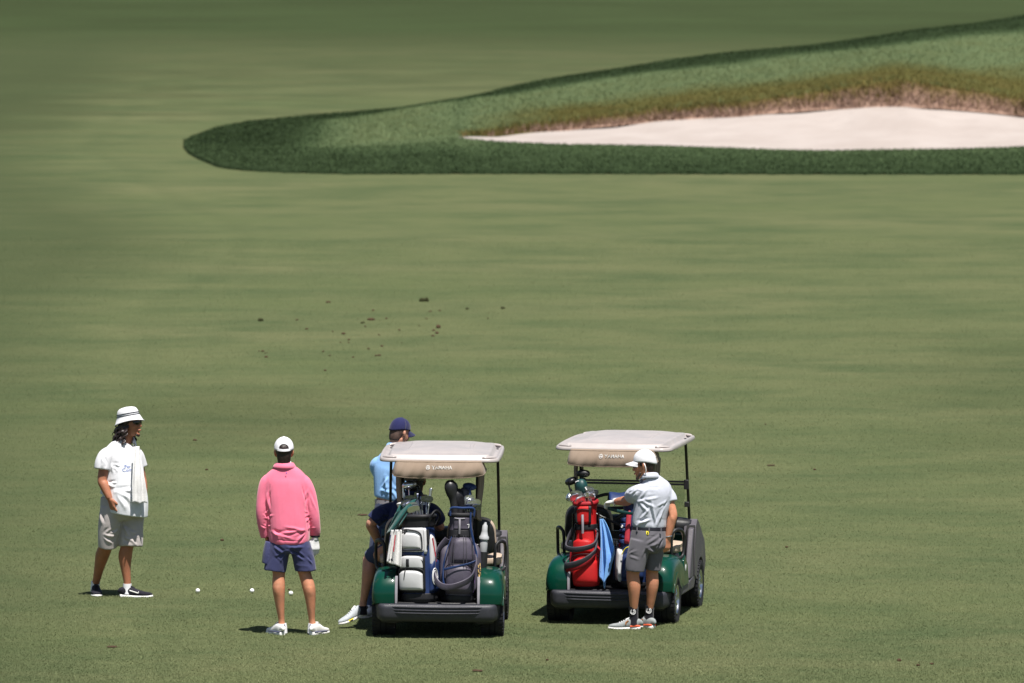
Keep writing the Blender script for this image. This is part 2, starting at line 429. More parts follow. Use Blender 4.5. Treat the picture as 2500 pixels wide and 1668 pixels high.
# ------------------------------------------------------------------ ground
def grass_mat(name, cols, fine=1.0, patches=(), brown=0.0, rough=0.75, far=None, edge=0.0):
    """cols: base, dry, lush; patches: (x, y, rx, ry, strength) ellipses where the turf is painted darker"""
    m, n, l, b = principled(name)
    geo = n.new('ShaderNodeNewGeometry')
    def noise(scale, detail=4, r=0.55, vec=None):
        q = n.new('ShaderNodeTexNoise'); q.inputs['Scale'].default_value = scale; q.inputs['Detail'].default_value = detail
        q.inputs['Roughness'].default_value = r
        l.new(vec or geo.outputs['Position'], q.inputs['Vector']); return q.outputs['Fac']
    def ramp(fac, a, c):
        q = n.new('ShaderNodeMapRange'); q.inputs['From Min'].default_value = a; q.inputs['From Max'].default_value = c
        l.new(fac, q.inputs['Value']); return q.outputs['Result']
    def mix(fac, a, c, mode='MIX'):
        q = n.new('ShaderNodeMix'); q.data_type = 'RGBA'; q.blend_type = mode
        if isinstance(fac, float): q.inputs[0].default_value = fac
        else: l.new(fac, q.inputs[0])
        for s, i in ((a, 6), (c, 7)):
            if isinstance(s, tuple): q.inputs[i].default_value = (*s, 1)
            else: l.new(s, q.inputs[i])
        return q.outputs[2]
    def math_(op, a, c):
        q = n.new('ShaderNodeMath'); q.operation = op
        for s, i in ((a, 0), (c, 1)):
            if isinstance(s, float): q.inputs[i].default_value = s
            else: l.new(s, q.inputs[i])
        return q.outputs[0]
    mp = n.new('ShaderNodeMapping'); mp.inputs['Scale'].default_value = (0.65, 0.8, 1); mp.inputs['Rotation'].default_value = (0, 0, R(7))
    l.new(geo.outputs['Position'], mp.inputs['Vector'])
    c = mix(ramp(noise(0.16, 4, 0.6), 0.35, 0.65), cols[0], cols[1])
    c = mix(ramp(noise(0.55, 5, 0.62, mp.outputs[0]), 0.42, 0.70), c, cols[2])
    c = mix(math_('MULTIPLY', ramp(noise(2.6, 5, 0.7, mp.outputs[0]), 0.50, 0.74), 0.55), c, cols[2])
    c = mix(math_('MULTIPLY', ramp(noise(1.3, 5, 0.7), 0.52, 0.75), 0.6), c, cols[1])
    c = mix(math_('MULTIPLY', ramp(noise(9.0, 4, 0.7), 0.5, 0.8), 0.45), c, cols[1])
    mp2 = n.new('ShaderNodeMapping'); mp2.inputs['Scale'].default_value = (0.35, 2.6, 1); mp2.inputs['Rotation'].default_value = (0, 0, R(-5)); l.new(geo.outputs['Position'], mp2.inputs['Vector'])
    c = mix(math_('MULTIPLY', ramp(noise(1.6, 6, 0.75, mp2.outputs[0]), 0.55, 0.78), 0.5), c, tuple(q * 0.8 for q in cols[2]))
    c = mix(math_('MULTIPLY', ramp(noise(2.3, 6, 0.75, mp2.outputs[0]), 0.56, 0.78), 0.4), c, tuple(q * 1.15 for q in cols[1]))
    if brown:
        c = mix(math_('MULTIPLY', ramp(noise(4.2, 6, 0.75), 0.66, 0.78), brown), c, (0.070, 0.052, 0.026))
    if patches:  # the far ellipses paint vignette darkening into the turf colour
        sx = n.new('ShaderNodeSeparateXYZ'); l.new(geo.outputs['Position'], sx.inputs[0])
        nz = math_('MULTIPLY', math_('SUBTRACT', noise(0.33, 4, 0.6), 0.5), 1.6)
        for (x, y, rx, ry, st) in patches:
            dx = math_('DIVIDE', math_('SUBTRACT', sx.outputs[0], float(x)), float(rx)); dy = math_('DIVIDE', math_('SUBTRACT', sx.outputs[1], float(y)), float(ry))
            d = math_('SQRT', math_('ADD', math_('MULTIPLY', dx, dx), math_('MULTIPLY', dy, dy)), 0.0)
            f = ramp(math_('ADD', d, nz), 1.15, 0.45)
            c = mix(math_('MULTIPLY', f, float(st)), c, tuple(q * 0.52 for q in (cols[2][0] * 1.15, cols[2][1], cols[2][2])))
    if edge:                                    # left-edge vignette darkening painted into the turf colour, along a curved mowing line
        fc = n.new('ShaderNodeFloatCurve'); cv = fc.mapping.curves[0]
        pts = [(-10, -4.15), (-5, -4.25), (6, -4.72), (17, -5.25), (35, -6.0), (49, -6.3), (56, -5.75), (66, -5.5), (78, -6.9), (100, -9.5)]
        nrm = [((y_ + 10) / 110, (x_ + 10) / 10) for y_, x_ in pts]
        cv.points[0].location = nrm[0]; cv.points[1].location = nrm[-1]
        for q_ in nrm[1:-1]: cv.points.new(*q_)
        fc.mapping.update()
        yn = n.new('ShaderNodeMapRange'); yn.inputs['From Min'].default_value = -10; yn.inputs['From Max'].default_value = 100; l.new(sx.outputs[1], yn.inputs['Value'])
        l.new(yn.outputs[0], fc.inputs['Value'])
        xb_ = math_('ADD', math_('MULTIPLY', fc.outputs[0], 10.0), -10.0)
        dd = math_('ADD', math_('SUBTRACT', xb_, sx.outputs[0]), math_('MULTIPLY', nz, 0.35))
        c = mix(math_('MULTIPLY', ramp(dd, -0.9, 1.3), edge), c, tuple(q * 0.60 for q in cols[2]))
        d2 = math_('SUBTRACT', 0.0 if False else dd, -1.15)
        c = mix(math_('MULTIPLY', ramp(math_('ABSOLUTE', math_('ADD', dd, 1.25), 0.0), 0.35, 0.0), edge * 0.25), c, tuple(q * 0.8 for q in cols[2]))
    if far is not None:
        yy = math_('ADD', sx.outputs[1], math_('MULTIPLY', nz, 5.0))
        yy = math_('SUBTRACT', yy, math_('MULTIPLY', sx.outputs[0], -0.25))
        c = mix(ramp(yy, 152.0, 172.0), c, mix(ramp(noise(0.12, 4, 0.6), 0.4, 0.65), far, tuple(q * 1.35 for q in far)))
    f1 = noise(150.0, 3, 0.7)
    c = mix(math_('MULTIPLY', ramp(f1, 0.40, 0.75), 0.55 * fine), c, mix(0.5, cols[1], (0.115, 0.125, 0.055)))
    c = mix(math_('MULTIPLY', ramp(noise(90.0, 3, 0.7), 0.52, 0.78), 0.45 * fine), c, tuple(q * 0.55 for q in cols[2]))
    l.new(c, b.inputs['Base Color'])
    b.inputs['Roughness'].default_value = 1.0; b.inputs['Specular IOR Level'].default_value = 0.02
    bp = n.new('ShaderNodeBump'); bp.inputs['Strength'].default_value = 0.35; bp.inputs['Distance'].default_value = 0.01
    l.new(f1, bp.inputs['Height']); l.new(bp.outputs['Normal'], b.inputs['Normal'])
    return m

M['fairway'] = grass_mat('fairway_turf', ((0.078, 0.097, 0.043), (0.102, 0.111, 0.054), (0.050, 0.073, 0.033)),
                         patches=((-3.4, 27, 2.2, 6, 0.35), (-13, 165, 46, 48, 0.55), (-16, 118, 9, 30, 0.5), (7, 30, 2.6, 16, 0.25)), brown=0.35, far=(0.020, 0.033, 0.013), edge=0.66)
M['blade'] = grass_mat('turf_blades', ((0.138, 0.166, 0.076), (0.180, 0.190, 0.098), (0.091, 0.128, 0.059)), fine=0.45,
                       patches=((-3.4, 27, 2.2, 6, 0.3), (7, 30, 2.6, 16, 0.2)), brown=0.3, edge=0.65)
def struct(o, kind='structure'):
    o['kind'] = kind; return o

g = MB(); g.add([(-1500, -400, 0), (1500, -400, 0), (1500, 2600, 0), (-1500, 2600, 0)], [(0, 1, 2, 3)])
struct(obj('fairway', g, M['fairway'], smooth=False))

# raised rough with a bunker cut into its near face
def interp(x, pts): return np.interp(x, [p[0] for p in pts], [p[1] for p in pts])
near_edge = [(-6.46, 102.0), (-6.40, 100.0), (-6.23, 97.5), (-5.98, 95.2), (-5.47, 91.6), (-5.0, 90.3), (-4.1, 89.4), (-3.0, 88.9), (0, 89.0), (5, 88.8), (12, 88.7), (20, 89), (28, 91), (34, 96), (37, 104)]
far_edge = [(-6.46, 102.3), (-6.40, 104.4), (-6.32, 105.9), (-6.03, 109.6), (-5.5, 112.4), (-4.3, 115.6), (-3, 118), (0, 124), (8, 128), (20, 130), (30, 126), (37, 108)]
ridge_h = [(-6.46, 0.0), (-4.3, 0.03), (-3.4, 0.10), (-1.6, 0.33), (2.97, 1.08), (7.55, 1.60), (10.7, 2.05), (16, 2.5), (22, 2.6), (30, 1.2), (37, 0)]
sand_near_h = [(-1.1, 0.20), (0.2, 0.155), (1.9, 0.135), (3.6, 0.08), (6.1, 0.045), (8.2, 0.045), (9.8, 0.09), (14, 0.10), (20, 0.1)]
sand_far_h = [(-1.1, 0.20), (-0.3, 0.17), (1.07, 0.235), (2.79, 0.39), (4.08, 0.50), (5.37, 0.56), (7.09, 0.69), (7.77, 0.725), (8.8, 0.60), (10.09, 0.50), (13, 0.65), (17, 0.6), (20, 0.3)]
lip_h = [(-1.1, 0.04), (0, 0.16), (2, 0.20), (4, 0.24), (6, 0.36), (7.6, 0.52), (8.8, 0.42), (10, 0.34), (14, 0.35), (20, 0.08)]
def sand_near_y(x): return 97.5 + 2.3 * np.exp(-(np.clip(x + 1.1, 0, 9) / 0.55)) + 0.35 * np.sin(x * 0.8) + 2.0 * np.clip((x - 17) / 3, 0, 1) ** 2
def sand_far_y(x): return 102.5 - 2.6 * np.exp(-(np.clip(x + 1.1, 0, 9) / 1.1)) + 0.25 * np.sin(x * 2.1 + 1) + 0.12 * np.sin(x * 5.3) - 3.0 * np.clip((x - 16) / 4, 0, 1) ** 2
SX0, SX1 = -1.1, 19.6
def ground_h(x, y):
    ne = interp(x, near_edge); fe = interp(x, far_edge); rh = interp(x, ridge_h)
    ry = np.clip(115.0, ne + 0.25 * (fe - ne), ne + 0.72 * (fe - ne))
    inb = (x > SX0) & (x < SX1)
    sn = np.where(inb, sand_near_y(x), ne + 0.4 * (ry - ne)); sf = np.where(inb, sand_far_y(x), ne + 0.6 * (ry - ne))
    hn = np.where(inb, interp(x, sand_near_h), 0.05 + 0.30 * rh); hf = np.where(inb, interp(x, sand_far_h), 0.05 + 0.45 * rh)
    lp = np.where(inb, interp(x, lip_h), 0.0)
    h = np.zeros_like(x)
    for k in range(len(x)):
        Y = [ne[k], ne[k] + 0.35, sn[k] - 0.15, sn[k], sf[k], sf[k] + 0.35, ry[k] - 1.0, ry[k] + 1.0, fe[k]]
        H = [0.0, 0.06, hn[k] + 0.05, hn[k], hf[k], hf[k] + lp[k], 0.05 + rh[k] - 0.02, 0.05 + rh[k] - 0.02, 0.0]
        h[k] = np.interp(y[k], Y, H)
    return h

gx = np.concatenate([np.linspace(-6.45, -5.4, 24), np.linspace(-5.36, 12.5, 256), np.linspace(12.7, 36.9, 70)])
bands = [0, .012, .03, .06, .1, .15, .2, .25, .3, .35, .4, .45, .5, .55, .6, .65, .7, .75, .8, .85, .9, .95, 1]
V = []; F = []; tone = []; sandV = []
cols = 0
def add_strip(y0f, y1f, ts, tones):
    """one strip of the mound between two boundary curves over the columns in gx"""
    global V, F, tone
    base = len(V); nt = len(ts)
    for x in gx:
        y0, y1 = y0f(x), y1f(x)
        for t in ts: V.append((x, y0 + (y1 - y0) * t))
    for i in range(len(gx) - 1):
        for j in range(nt - 1):
            a = base + i * nt + j; F.append((a, a + nt, a + nt + 1, a + 1))
    for x in gx:
        for t in ts: tone.append(tones(x, t))
inb = lambda x: SX0 < x < SX1
ne_ = lambda x: float(interp(x, near_edge)) + (0.05 * math.sin(x * 4.7) + 0.05 * math.sin(x * 11.3 + 1) + 0.07 * math.sin(x * 23 + 2 * math.sin(x * 3))) * min(1, max(0, (x + 6.2) / 1.5)); fe_ = lambda x: float(interp(x, far_edge))
mid_ = lambda x: ne_(x) + 0.38 * (fe_(x) - ne_(x))
snb = lambda x: float(sand_near_y(x)) if inb(x) else mid_(x)
sfb = lambda x: float(sand_far_y(x)) if inb(x) else mid_(x) + 1e-4
T1 = np.concatenate([[0, .02, .05], np.linspace(.1, 1, 16)])
# tone: 0 dark rough, 0.33 mid green, 0.66 olive fescue, 1 dead brown
bell = lambda x: math.exp(-((x + 2.3) / 1.7) ** 4)
add_strip(ne_, snb, T1, lambda x, t: (0.0 if t < 0.03 else 0.10 + 0.14 * t * min(1, max(0, (x + 2) / 3)) + 0.30 * bell(x) * max(0, (t - 0.4) / 0.6)))
T2 = np.concatenate([np.linspace(0, .05, 5), np.linspace(.075, 1, 34)])
def tone2(x, t):
    ry = (115 - sfb(x)) / max(fe_(x) - sfb(x), 1); q = t / max(ry, 0.1)
    left = 0.05 + 0.36 * max(bell(x), min(1, max(0, (x + 2.2) / 1.5))) * max(0.0, min(1, (0.84 - q) / 0.10))
    if x < SX0: return left
    k = min(1, (x + 1.1) / 2.2)
    if q < 0.014: w = 0.97
    elif q < 0.03: w = 0.84
    elif q < 0.22: w = 0.66
    elif q < 0.44: w = 0.66 + (0.41 - 0.66) * (q - 0.22) / 0.22
    else: w = left
    return w * k + left * (1 - k)
add_strip(sfb, fe_, T2, tone2)
V = np.array(V); H = ground_h(V[:, 0], V[:, 1])
H = H + 0.02 * np.sin(V[:, 0] * 1.7 + V[:, 1] * 0.6) * np.clip(H * 4, 0, 1)
mound = MB(); mound.add(np.column_stack([V, H + 0.004]), F)
me = mound.mesh('rough_mound')
ca = me.color_attributes.new('tone', 'FLOAT_COLOR', 'POINT')
tv = np.array(tone); ca.data.foreach_set('color', np.repeat(tv[:, None], 4, 1).ravel())

def rough_mat(name, blades):
    m, n, l, b = principled(name)
    a = n.new('ShaderNodeAttribute'); a.attribute_name = 'tone'
    geo = n.new('ShaderNodeNewGeometry')
    nz = n.new('ShaderNodeTexNoise'); nz.inputs['Scale'].default_value = 1.1; nz.inputs['Detail'].default_value = 6; nz.inputs['Roughness'].default_value = 0.7
    l.new(geo.outputs['Position'], nz.inputs['Vector'])
    ad = n.new('ShaderNodeMath'); ad.operation = 'MULTIPLY_ADD'; ad.inputs[1].default_value = 0.30; l.new(nz.outputs['Fac'], ad.inputs[0])
    sb = n.new('ShaderNodeMath'); sb.operation = 'SUBTRACT'; sb.inputs[1].default_value = 0.15
    l.new(a.outputs['Fac'], ad.inputs[2]); l.new(ad.outputs[0], sb.inputs[0])
    cr = n.new('ShaderNodeValToRGB'); e = cr.color_ramp.elements
    k = 1.45 if blades else 1.0
    e[0].position = 0.02; e[0].color = (0.016 * k, 0.026 * k, 0.011 * k, 1)
    e[1].position = 1.0; e[1].color = (0.33, 0.225, 0.175, 1)
    for p, c in ((0.20, (0.038 * k, 0.058 * k, 0.026 * k)), (0.38, (0.084 * k, 0.112 * k, 0.054 * k)), (0.64, (0.068 * k, 0.064 * k, 0.020 * k)), (0.84, (0.095 * k, 0.070 * k, 0.026 * k)), (0.93, (0.22, 0.140, 0.105))):
        q = e.new(p); q.color = (*c, 1)
    l.new(sb.outputs[0], cr.inputs[0]); l.new(cr.outputs[0], b.inputs['Base Color'])
    b.inputs['Roughness'].default_value = 1.0; b.inputs['Specular IOR Level'].default_value = 0.03
    return m
M['rough'] = rough_mat('rough_turf', False); M['rough_blade'] = rough_mat('rough_blades', True)
struct(obj('rough_mound', me, M['rough'], sharp=0))

# sand
m, n, l, b = principled('bunker_sand')
geo = n.new('ShaderNodeNewGeometry'); nz = n.new('ShaderNodeTexNoise'); nz.inputs['Scale'].default_value = 0.8; nz.inputs['Detail'].default_value = 6
cr = n.new('ShaderNodeValToRGB'); cr.color_ramp.elements[0].color = (0.325, 0.282, 0.258, 1); cr.color_ramp.elements[1].color = (0.365, 0.322, 0.298, 1)
cr.color_ramp.elements[0].position = 0.35; cr.color_ramp.elements[1].position = 0.65
l.new(geo.outputs['Position'], nz.inputs['Vector']); l.new(nz.outputs['Fac'], cr.inputs[0]); l.new(cr.outputs[0], b.inputs['Base Color'])
b.inputs['Roughness'].default_value = 0.95; b.inputs['Specular IOR Level'].default_value = 0.1
n2 = n.new('ShaderNodeTexNoise'); n2.inputs['Scale'].default_value = 2.2; n2.inputs['Detail'].default_value = 5; l.new(geo.outputs['Position'], n2.inputs['Vector'])
bp = n.new('ShaderNodeBump'); bp.inputs['Strength'].default_value = 0.5; bp.inputs['Distance'].default_value = 0.12
l.new(n2.outputs['Fac'], bp.inputs['Height']); l.new(bp.outputs['Normal'], b.inputs['Normal'])
M['sand'] = m
sx = np.concatenate([np.linspace(SX0 + 0.001, 12.5, 200), np.linspace(12.6, SX1 - 0.001, 40)]); st = np.linspace(-0.06, 1.03, 26)
SG = np.zeros((len(st), len(sx), 3))
for j, x in enumerate(sx):
    y0, y1 = float(sand_near_y(x)), float(sand_far_y(x)); SG[:, j, 0] = x; SG[:, j, 1] = y0 + (y1 - y0) * st
    hn, hf = interp(x, sand_near_h), interp(x, sand_far_h); tt = np.clip(st, 0, 1)
    SG[:, j, 2] = hn + (hf - hn) * (0.45 * tt + 0.55 * tt ** 2) + 0.012 * np.sin(x * 3.1 + tt * 5)
struct(obj('bunker_sand', MB().sheet(SG), M['sand'], sharp=0))

# ------------------------------------------------------------------ blades of grass
def blades(name, P, hgt, wid, m, lean=0.5, tones=None, seed=1):
    rs = np.random.RandomState(seed); n = len(P)
    az = rs.uniform(0, 2 * np.pi, n); la = rs.uniform(0, 2 * np.pi, n); le = np.abs(rs.normal(0, lean, n))
    h = hgt * rs.uniform(0.55, 1.3, n); w = wid * rs.uniform(0.7, 1.3, n)
    sd = np.stack([np.cos(az), np.sin(az), np.zeros(n)], 1) * (w / 2)[:, None]
    tip = np.stack([np.cos(la) * le, np.sin(la) * le, np.ones(n)], 1) * h[:, None]
    co = np.empty((n, 3, 3)); co[:, 0] = P - sd; co[:, 1] = P + sd; co[:, 2] = P + tip
    me = bpy.data.meshes.new(name); me.vertices.add(n * 3); me.loops.add(n * 3); me.polygons.add(n)
    me.vertices.foreach_set('co', co.ravel()); me.loops.foreach_set('vertex_index', np.arange(n * 3, dtype=np.int32))
    me.polygons.foreach_set('loop_start', np.arange(0, n * 3, 3, dtype=np.int32))
    me.update(calc_edges=True)
    if tones is not None:
        a = me.color_attributes.new('tone', 'FLOAT_COLOR', 'POINT'); a.data.foreach_set('color', np.repeat(np.repeat(tones, 3)[:, None], 4, 1).ravel())
    return struct(link(name, me, m), 'stuff')

rs = np.random.RandomState(5)
NB = 820000
u = rs.uniform(0, 1, NB); yb = -8.0 + 75.0 * (0.22 * u + 0.78 * u ** 3.2)
xb = rs.uniform(-1, 1, NB) * (0.0524 * (yb + 90) + 0.7)
foot = [(-3.73, 2.65), (-3.6, 2.62), (-3.98, 2.75), (-2.14, -1.1), (-1.76, -1.1), (1.05, -0.65), (1.24, -0.58), (-1.17, -1.24), (-0.17, -1.2), (0.45, 0.2), (1.43, 0.05), (1.70, 1.67), (-1.32, 0.58)]
nf = 5200; fi = rs.randint(0, len(foot), nf); fp = np.array(foot)[fi] + rs.normal(0, (0.13, 0.10), (nf, 2))
xb[:nf] = fp[:, 0]; yb[:nf] = fp[:, 1]
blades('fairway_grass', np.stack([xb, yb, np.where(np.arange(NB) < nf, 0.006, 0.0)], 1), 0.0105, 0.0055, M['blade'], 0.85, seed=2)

# longer grass on the mound, fringe hanging over the sand
NR = 210000
ii = rs.randint(0, len(F), NR); Fa = np.array(F); V3d = np.column_stack([V, H + 0.004])
ar = np.linalg.norm(np.cross(V3d[Fa[:, 1]] - V3d[Fa[:, 0]], V3d[Fa[:, 3]] - V3d[Fa[:, 0]]), axis=1)
ar *= (V3d[Fa[:, 0], 0] < 13)
ii = rs.choice(len(F), NR, p=ar / ar.sum())
a, b_ = rs.uniform(0, 1, NR), rs.uniform(0, 1, NR)
q = V3d[Fa[ii]]; tq = tv[Fa[ii]]
W = np.stack([(1 - a) * (1 - b_), a * (1 - b_), a * b_, (1 - a) * b_], 1)
P = (q * W[..., None]).sum(1); tn = (tq * W).sum(1)
keep = V3d[Fa[ii], 0].max(1) < 13
blades('rough_grass', P, 0.036, 0.018, M['rough_blade'], 0.8, np.clip(tn + rs.normal(0, 0.04, NR), 0, 1), seed=3)
NF = 9000
xf = rs.uniform(-1.0, 12.8, NF); tf = np.abs(rs.normal(0, 0.5, NF)) ; k = np.clip((xf + 1.1) / 2, 0.15, 1)
yf = sand_far_y(xf) + 0.02 + 0.40 * tf; hf_ = ground_h(xf, yf)
tuft = 0.5 + 0.5 * np.sin(xf * 6.0) * np.sin(xf * 2.3 + 1)
blades('bunker_fringe', np.stack([xf, yf, hf_], 1), 0.11, 0.024, M['rough_blade'], 0.75, np.clip(1.02 - 0.42 * tf + rs.normal(0, 0.08, NF) - 0.25 * (1 - k), 0, 1), seed=4)

# ------------------------------------------------------------------ golf carts
def make_wheel(parent, x, y, side, r=0.225):
    t = MB(); w = 0.105
    prof = [(0.125, -w * 0.8), (r * 0.80, -w), (r * 0.93, -w * 0.98), (r * 0.985, -w * 0.82), (r, -w * 0.55), (r, -w * 0.30), (r * 0.965, -w * 0.27), (r * 0.965, -w * 0.2), (r, -w * 0.17),
            (r, w * 0.17), (r * 0.965, w * 0.2), (r * 0.965, w * 0.27), (r, w * 0.30), (r, w * 0.55), (r * 0.985, w * 0.82), (r * 0.93, w * 0.98), (r * 0.80, w), (0.125, w * 0.8)]
    t.lathe(prof, 48, 'x', (x, y, r), closed=True)
    for k in range(36):
        a = k / 36 * 2 * math.pi
        for s in (-1, 1):
            ca, sa = math.cos(a), math.sin(a); c = np.array([x + s * w * 0.72, y + ca * r * 0.985, r + sa * r * 0.985])
            tt = np.array([0, -sa, ca]); rr = np.array([0, ca, sa]); xx = np.array([1, 0, 0.0])
            pts = [c + xx * dx * w * 0.24 + tt * dt * 0.011 + rr * dr * 0.006 for dx in (-1, 1) for dt in (-1, 1) for dr in (-1, 1)]
            t.add(pts, [(0, 1, 3, 2), (4, 6, 7, 5), (0, 4, 5, 1), (2, 3, 7, 6), (0, 2, 6, 4), (1, 5, 7, 3)])
    wh = obj('wheel', t, M['rubber'], parent, sharp=30)
    o = side; rim = MB()
    rim.lathe([(0.135, x + o * 0.092), (0.137, x + o * 0.098), (0.128, x + o * 0.099), (0.120, x + o * 0.085), (0.114, x + o * 0.045), (0.118, x - o * 0.06), (0.135, x - o * 0.08)], 40, 'x', (0, y, r), closed=True)
    for k in range(10):
        a = k / 10 * 2 * math.pi; ca, sa = math.cos(a), math.sin(a)
        p0 = (x + o * 0.066, y + ca * 0.03, r + sa * 0.03); p1 = (x + o * 0.083, y + ca * 0.075, r + sa * 0.075); p2 = (x + o * 0.075, y + ca * 0.121, r + sa * 0.121)
        rim.limb([(*p0, 0.012, 0.007), (*p1, 0.011, 0.008), (*p2, 0.015, 0.007)], side=(0, -sa, ca), n=8, sub=3)
    rim.lathe([(0.001, x + o * 0.090), (0.030, x + o * 0.088), (0.038, x + o * 0.075), (0.038, x + o * 0.045), (0.001, x + o * 0.045)], 24, 'x', (0, y, r))
    obj('rim', rim, M['rim'], wh, sharp=35)
    obj('brake_drum', MB().lathe([(0.001, x + o * 0.035), (0.112, x + o * 0.035), (0.112, x - o * 0.03), (0.001, x - o * 0.03)], 28, 'x', (0, y, r)), M['underside'], wh)

def rounded_rect(a, b, r, n=14, bow=0.0):
    """outline in x, y about the roof centre; long ends bowed out"""
    P = []
    for cx, cy, a0 in ((a - r, b - r, 0), (-a + r, b - r, 90), (-a + r, -b + r, 180), (a - r, -b + r, 270)):
        for k in range(n): t = R(a0 + 90 * k / (n - 1)); P.append((cx + r * math.cos(t), cy + r * math.sin(t)))
    Q = []
    for k in range(len(P)):
        p, q = np.array(P[k]), np.array(P[(k + 1) % len(P)])
        m = 8 if k % n == n - 1 else 1
        for t in range(m): Q.append(p + (q - p) * t / m)
    Q = np.array(Q); Q[:, 1] += np.sign(Q[:, 1]) * bow * (1 - (Q[:, 0] / a) ** 2)
    return Q

def roof_mesh():
    W, Lh, yc = 0.555, 0.852, 0.702; rf = MB(); rings = []
    prof = [(0.25, 1.606), (0.030, 1.604), (0.012, 1.600), (0.0, 1.606), (-0.002, 1.622), (0.003, 1.640), (0.010, 1.648), (0.020, 1.648), (0.030, 1.640), (0.044, 1.628), (0.066, 1.626), (0.078, 1.634), (0.092, 1.664), (0.102, 1.673), (0.118, 1.675), (0.140, 1.672), (0.20, 1.684), (0.28, 1.695), (0.36, 1.702), (0.44, 1.706), (0.50, 1.708), (0.545, 1.7085)]
    for k, (e, z) in enumerate(prof):
        o = rounded_rect(W - e, Lh - e, min(max(0.10 - e * 0.8, 0.02), 0.9 * (W - e)), bow=0.022 if e < 0.3 else 0.0)
        t = np.abs(o[:, 1]) / Lh
        zz = np.full(len(o), z) - 0.012 * t ** 3 * (k > 3)
        rings.append(np.column_stack([o[:, 0] * (1 - 0.03 * t ** 3), o[:, 1] + yc, zz]))
    rf.loft(rings)
    for s in (-1, 1):                       # long pressed ribs and corner bosses
        rf.limb([(s * 0.30, yc - 0.70, 1.66, 0.006, 0.006), (s * 0.285, yc - 0.55, 1.680, 0.018, 0.010), (s * 0.27, yc, 1.692, 0.020, 0.010), (s * 0.285, yc + 0.55, 1.680, 0.018, 0.010), (s * 0.30, yc + 0.70, 1.66, 0.006, 0.006)], n=12, sub=6)
        for t in (-1, 1):
            rf.limb([(s * 0.40, yc + t * 0.832, 1.636, 0.004, 0.006), (s * 0.405, yc + t * 0.828, 1.642, 0.026, 0.014), (s * 0.44, yc + t * 0.800, 1.645, 0.028, 0.014), (s * 0.50, yc + t * 0.76, 1.642, 0.018, 0.012), (s * 0.515, yc + t * 0.74, 1.636, 0.004, 0.005)], side=(0.6, s * t * 0.8, 0), n=12, sub=4)
    return rf

